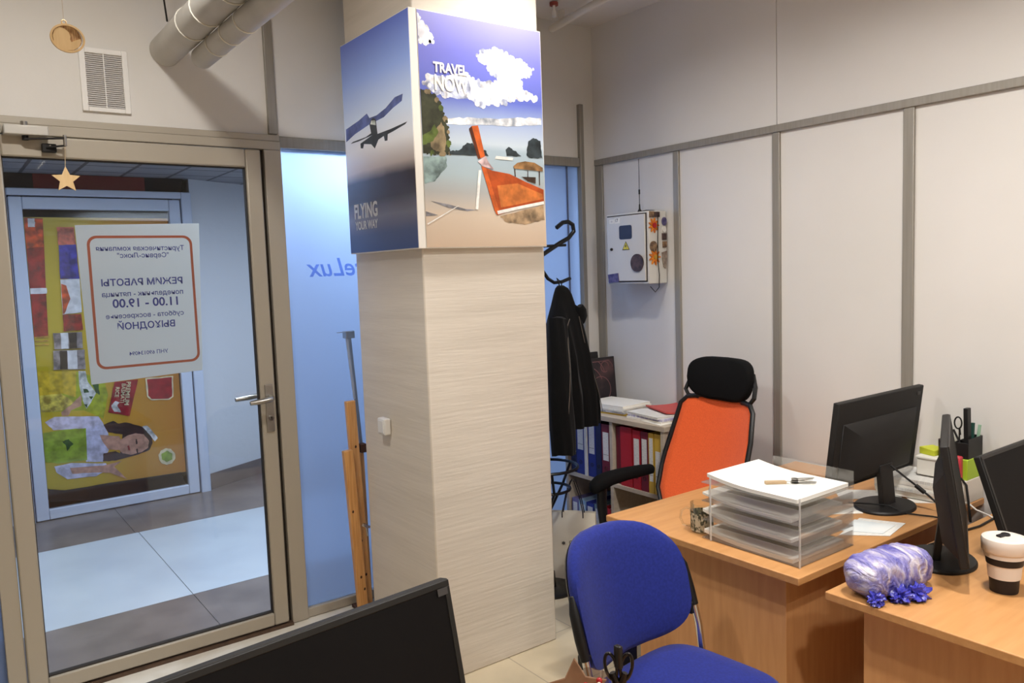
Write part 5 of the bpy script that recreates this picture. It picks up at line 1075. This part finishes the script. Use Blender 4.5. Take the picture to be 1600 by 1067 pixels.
for s_ in (-1, 1):
    b = B(o); p = []
    for i in range(24):
        a = i / 24 * 2 * pi; u = s_ * .0148 + .0108 * cos(a) + s_ * .004 * sin(a); z = .908 + .026 * sin(a); p.append(c + lat * u + Vector((0, 0, z)))
    b.tube(p, .0034, m_sc, 8, closed=True)
    b.tube([c + lat * (s_ * .012) + Vector((0, 0, .896)), c + lat * (s_ * .005) + Vector((0, 0, .875)), c + lat * (-s_ * .002) + Vector((0, 0, .85))], [.006, .009, .007], m_sc, 8); b.build('handle', t)
    b = B(o); b.hexa([c + lat * (-s_ * .002 - .006) + Vector((0, s_ * .002 - .001, .76)), c + lat * (-s_ * .002 + .002) + Vector((0, s_ * .002 - .001, .76)), c + lat * (-s_ * .002 + .002) + Vector((0, s_ * .002 + .001, .76)), c + lat * (-s_ * .002 - .006) + Vector((0, s_ * .002 + .001, .76)), c + lat * -.007 + Vector((0, s_ * .002 - .001, .86)), c + lat * .007 + Vector((0, s_ * .002 - .001, .86)), c + lat * .007 + Vector((0, s_ * .002 + .001, .86)), c + lat * -.007 + Vector((0, s_ * .002 + .001, .86))], m_steel); b.build('blade', t)
b = B(o); b.box(c.x - .006, c.x + .006, c.y - .008, c.y + .008, .905, .95, m_sc); b.build('handle_bridge', t, bevel=.003)
# festive table decoration: brown bow with berries
m_bow = M('brown kraft ribbon', (150, 112, 82), .7, rgb2=(126, 92, 66), nscale=20); m_berry = M('glossy red berry', (176, 40, 44), .25); m_bead = M('pearl bead', (232, 214, 200), .25); m_cone = M('brown pine cone', (92, 66, 48), .7); m_org = clear('grey organza', (.75, .7, .68), .1, .3, .4, (150, 132, 124))
t = thing('festive_decoration', 'brown ribbon star decoration with red berries at the bottom of the photo', 'decoration', (.93, 1.09, .7505)); o = (.93, 1.09, .7505)
b = B(o); b.lathe([(0, 0), (.04, 0), (.05, .06), (.045, .085), (0, .09)], o, m_cone, 22); b.build('pot', t)
b = B(o); q = []
for i in range(10):
    a = pi / 2 + i * pi / 5 + .1; r = .062 if i % 2 == 0 else .034; q.append((r * cos(a), r * sin(a)))
b.prism(q, .008, m_bow, lat, (.3, .25, .92), Vector((.915, 1.085, .882))); b.build('ribbon_star', t, bevel=.002)
b = B(o)
for i, (u, y, z, r) in enumerate(((-.012, -.03, .895, .007), (.02, -.034, .902, .0065), (.034, -.03, .888, .0075), (.045, -.022, .91, .006))): b.ball(Vector((.918, 1.09, z)) + lat * u + Vector((-.6, -.6, 0)) * -y * .6, r, m_berry if i != 0 else m_tin, 2)
b.build('berry', t)
b = B(o)
for i in range(6):
    b.ball(Vector((.905, 1.07, .88 + .006 * i)) + lat * (-.05 + .018 * i), .004, m_bead, 1)
b.build('pearl_bead', t)
b = B(o); rows = []
for i in range(9):
    f_ = i / 8; rows.append([Vector((.92, 1.10, .84)) + lat * (.02 + .05 * f_) + Vector((0, .01 * sin(f_ * 9), z)) for z in (0, .03, .06, .085 - .02 * abs(f_ - .4))])
b.loft(rows, m_org, cap=False, closed=False); b.build('organza', t)
# ------------------------------------------------------------------ lamps
m_lf = M('white lamp housing', (230, 230, 226), .5)
def downlight(label, x, y, rgb, power, r=.085, depth=.042, z=3.029):
    t = thing('ceiling_light', label, 'ceiling light', (x, y, z)); o = (x, y, z)
    b = B(o); n = 32
    prof = [(r, 0), (r, -depth), (r + .008, -depth), (r + .008, 0)]
    Rr = [[b.v((x + a_ * cos(2 * pi * j / n), y + a_ * sin(2 * pi * j / n), z + h_)) for j in range(n)] for a_, h_ in prof]
    for i in range(4):
        for j in range(n): b.f([Rr[i][j], Rr[i][(j + 1) % n], Rr[(i + 1) % 4][(j + 1) % n], Rr[(i + 1) % 4][j]], m_lfd)
    b.build('shade', t)
    b = B(o); b.f([b.v((x + r * .97 * cos(2 * pi * j / n), y + r * .97 * sin(2 * pi * j / n), z - .006)) for j in range(n)], emis('lamp diffuser', rgb, power / (pi * r * r))); b.build('diffuser', t)
    return t
m_lfd = M('dark bronze lamp shade', (60, 54, 48), .6)
def lamp(label, x, y, z, sx, sy, rgb, power, name='ceiling_light'):
    t = thing(name, label, 'ceiling light', (x, y, z)); o = (x, y, z); e = .012
    b = B(o); b.box(x - sx / 2, x + sx / 2, y - sy / 2, y + sy / 2, z - .012, z, m_lf); b.box(x - sx / 2, x + sx / 2, y - sy / 2, y - sy / 2 + e, z - .03, z - .012, m_lf); b.box(x - sx / 2, x + sx / 2, y + sy / 2 - e, y + sy / 2, z - .03, z - .012, m_lf); b.box(x - sx / 2, x - sx / 2 + e, y - sy / 2 + e, y + sy / 2 - e, z - .03, z - .012, m_lf); b.box(x + sx / 2 - e, x + sx / 2, y - sy / 2 + e, y + sy / 2 - e, z - .03, z - .012, m_lf); b.build('housing', t)
    b = B(o); b.f([b.v((x - sx / 2 + e, y - sy / 2 + e, z - .026)), b.v((x - sx / 2 + e, y + sy / 2 - e, z - .026)), b.v((x + sx / 2 - e, y + sy / 2 - e, z - .026)), b.v((x + sx / 2 - e, y - sy / 2 + e, z - .026))], emis('lamp diffuser', rgb, power / (sx * sy))); q = b.build('diffuser', t)
    return t
WARM = (1.0, .965, .92); COLD = (.64, .79, 1.0)
downlight('round warm ceiling lamp close to the pillar front', 2.0, 2.28, WARM, L1)
downlight('round warm ceiling lamp above the near desk', 2.0, .9, WARM, L2)
downlight('round warm ceiling lamp to the right of the camera', 1.8, -.7, WARM, L3)
downlight('round warm ceiling lamp by the wrapped ducts', .42, 2.25, WARM, L4, depth=.014)
downlight('round warm ceiling lamp behind the camera on the left', .8, -.3, WARM, L8)
lamp('cold corridor lamp next to the frosted window', 1.85, 3.69, 2.414, 1.1, .10, COLD, L5, 'corridor_light')
lamp('cold corridor lamp opposite the shop door', .55, 4.8, 2.414, .6, .6, COLD, L6, 'corridor_light')
lamp('cold corridor lamp far along the corridor', 3.0, 4.8, 2.414, .6, .6, COLD, L7, 'corridor_light')
w = bpy.data.worlds.new('world'); scn.world = w; w.use_nodes = True; w.node_tree.nodes['Background'].inputs[0].default_value = (.02, .02, .022, 1); w.node_tree.nodes['Background'].inputs[1].default_value = .2
# ------------------------------------------------------------------ camera
cd = bpy.data.cameras.new('camera'); cam = bpy.data.objects.new('camera', cd); COL.objects.link(cam); scn.camera = cam
yaw, pit, rol, f_ = .63230892, -.08955752, -.03550927, 1.2395239
F = Vector((sin(yaw) * cos(pit), cos(yaw) * cos(pit), sin(pit))); r0 = Vector((cos(yaw), -sin(yaw), 0)); u0 = r0.cross(F)
r2 = r0 * cos(rol) + u0 * sin(rol); u2 = u0 * cos(rol) - r0 * sin(rol)
cam.matrix_world = Matrix(((r2.x, u2.x, -F.x, 0), (r2.y, u2.y, -F.y, 0), (r2.z, u2.z, -F.z, H), (0, 0, 0, 1)))
cd.sensor_width = 36; cd.sensor_fit = 'HORIZONTAL'; cd.lens = f_ * 1000 / 1600 * 36; cd.clip_start = .02
vs = scn.view_settings; vs.view_transform = 'Standard'; vs.look = 'None'; vs.gamma = 1; vs.use_curve_mapping = False; vs.exposure = EXPOSURE
scn.cycles.use_denoising = True
scn.cycles.max_bounces = 10; scn.cycles.diffuse_bounces = 5; scn.cycles.transparent_max_bounces = 24; scn.cycles.sample_clamp_indirect = 6
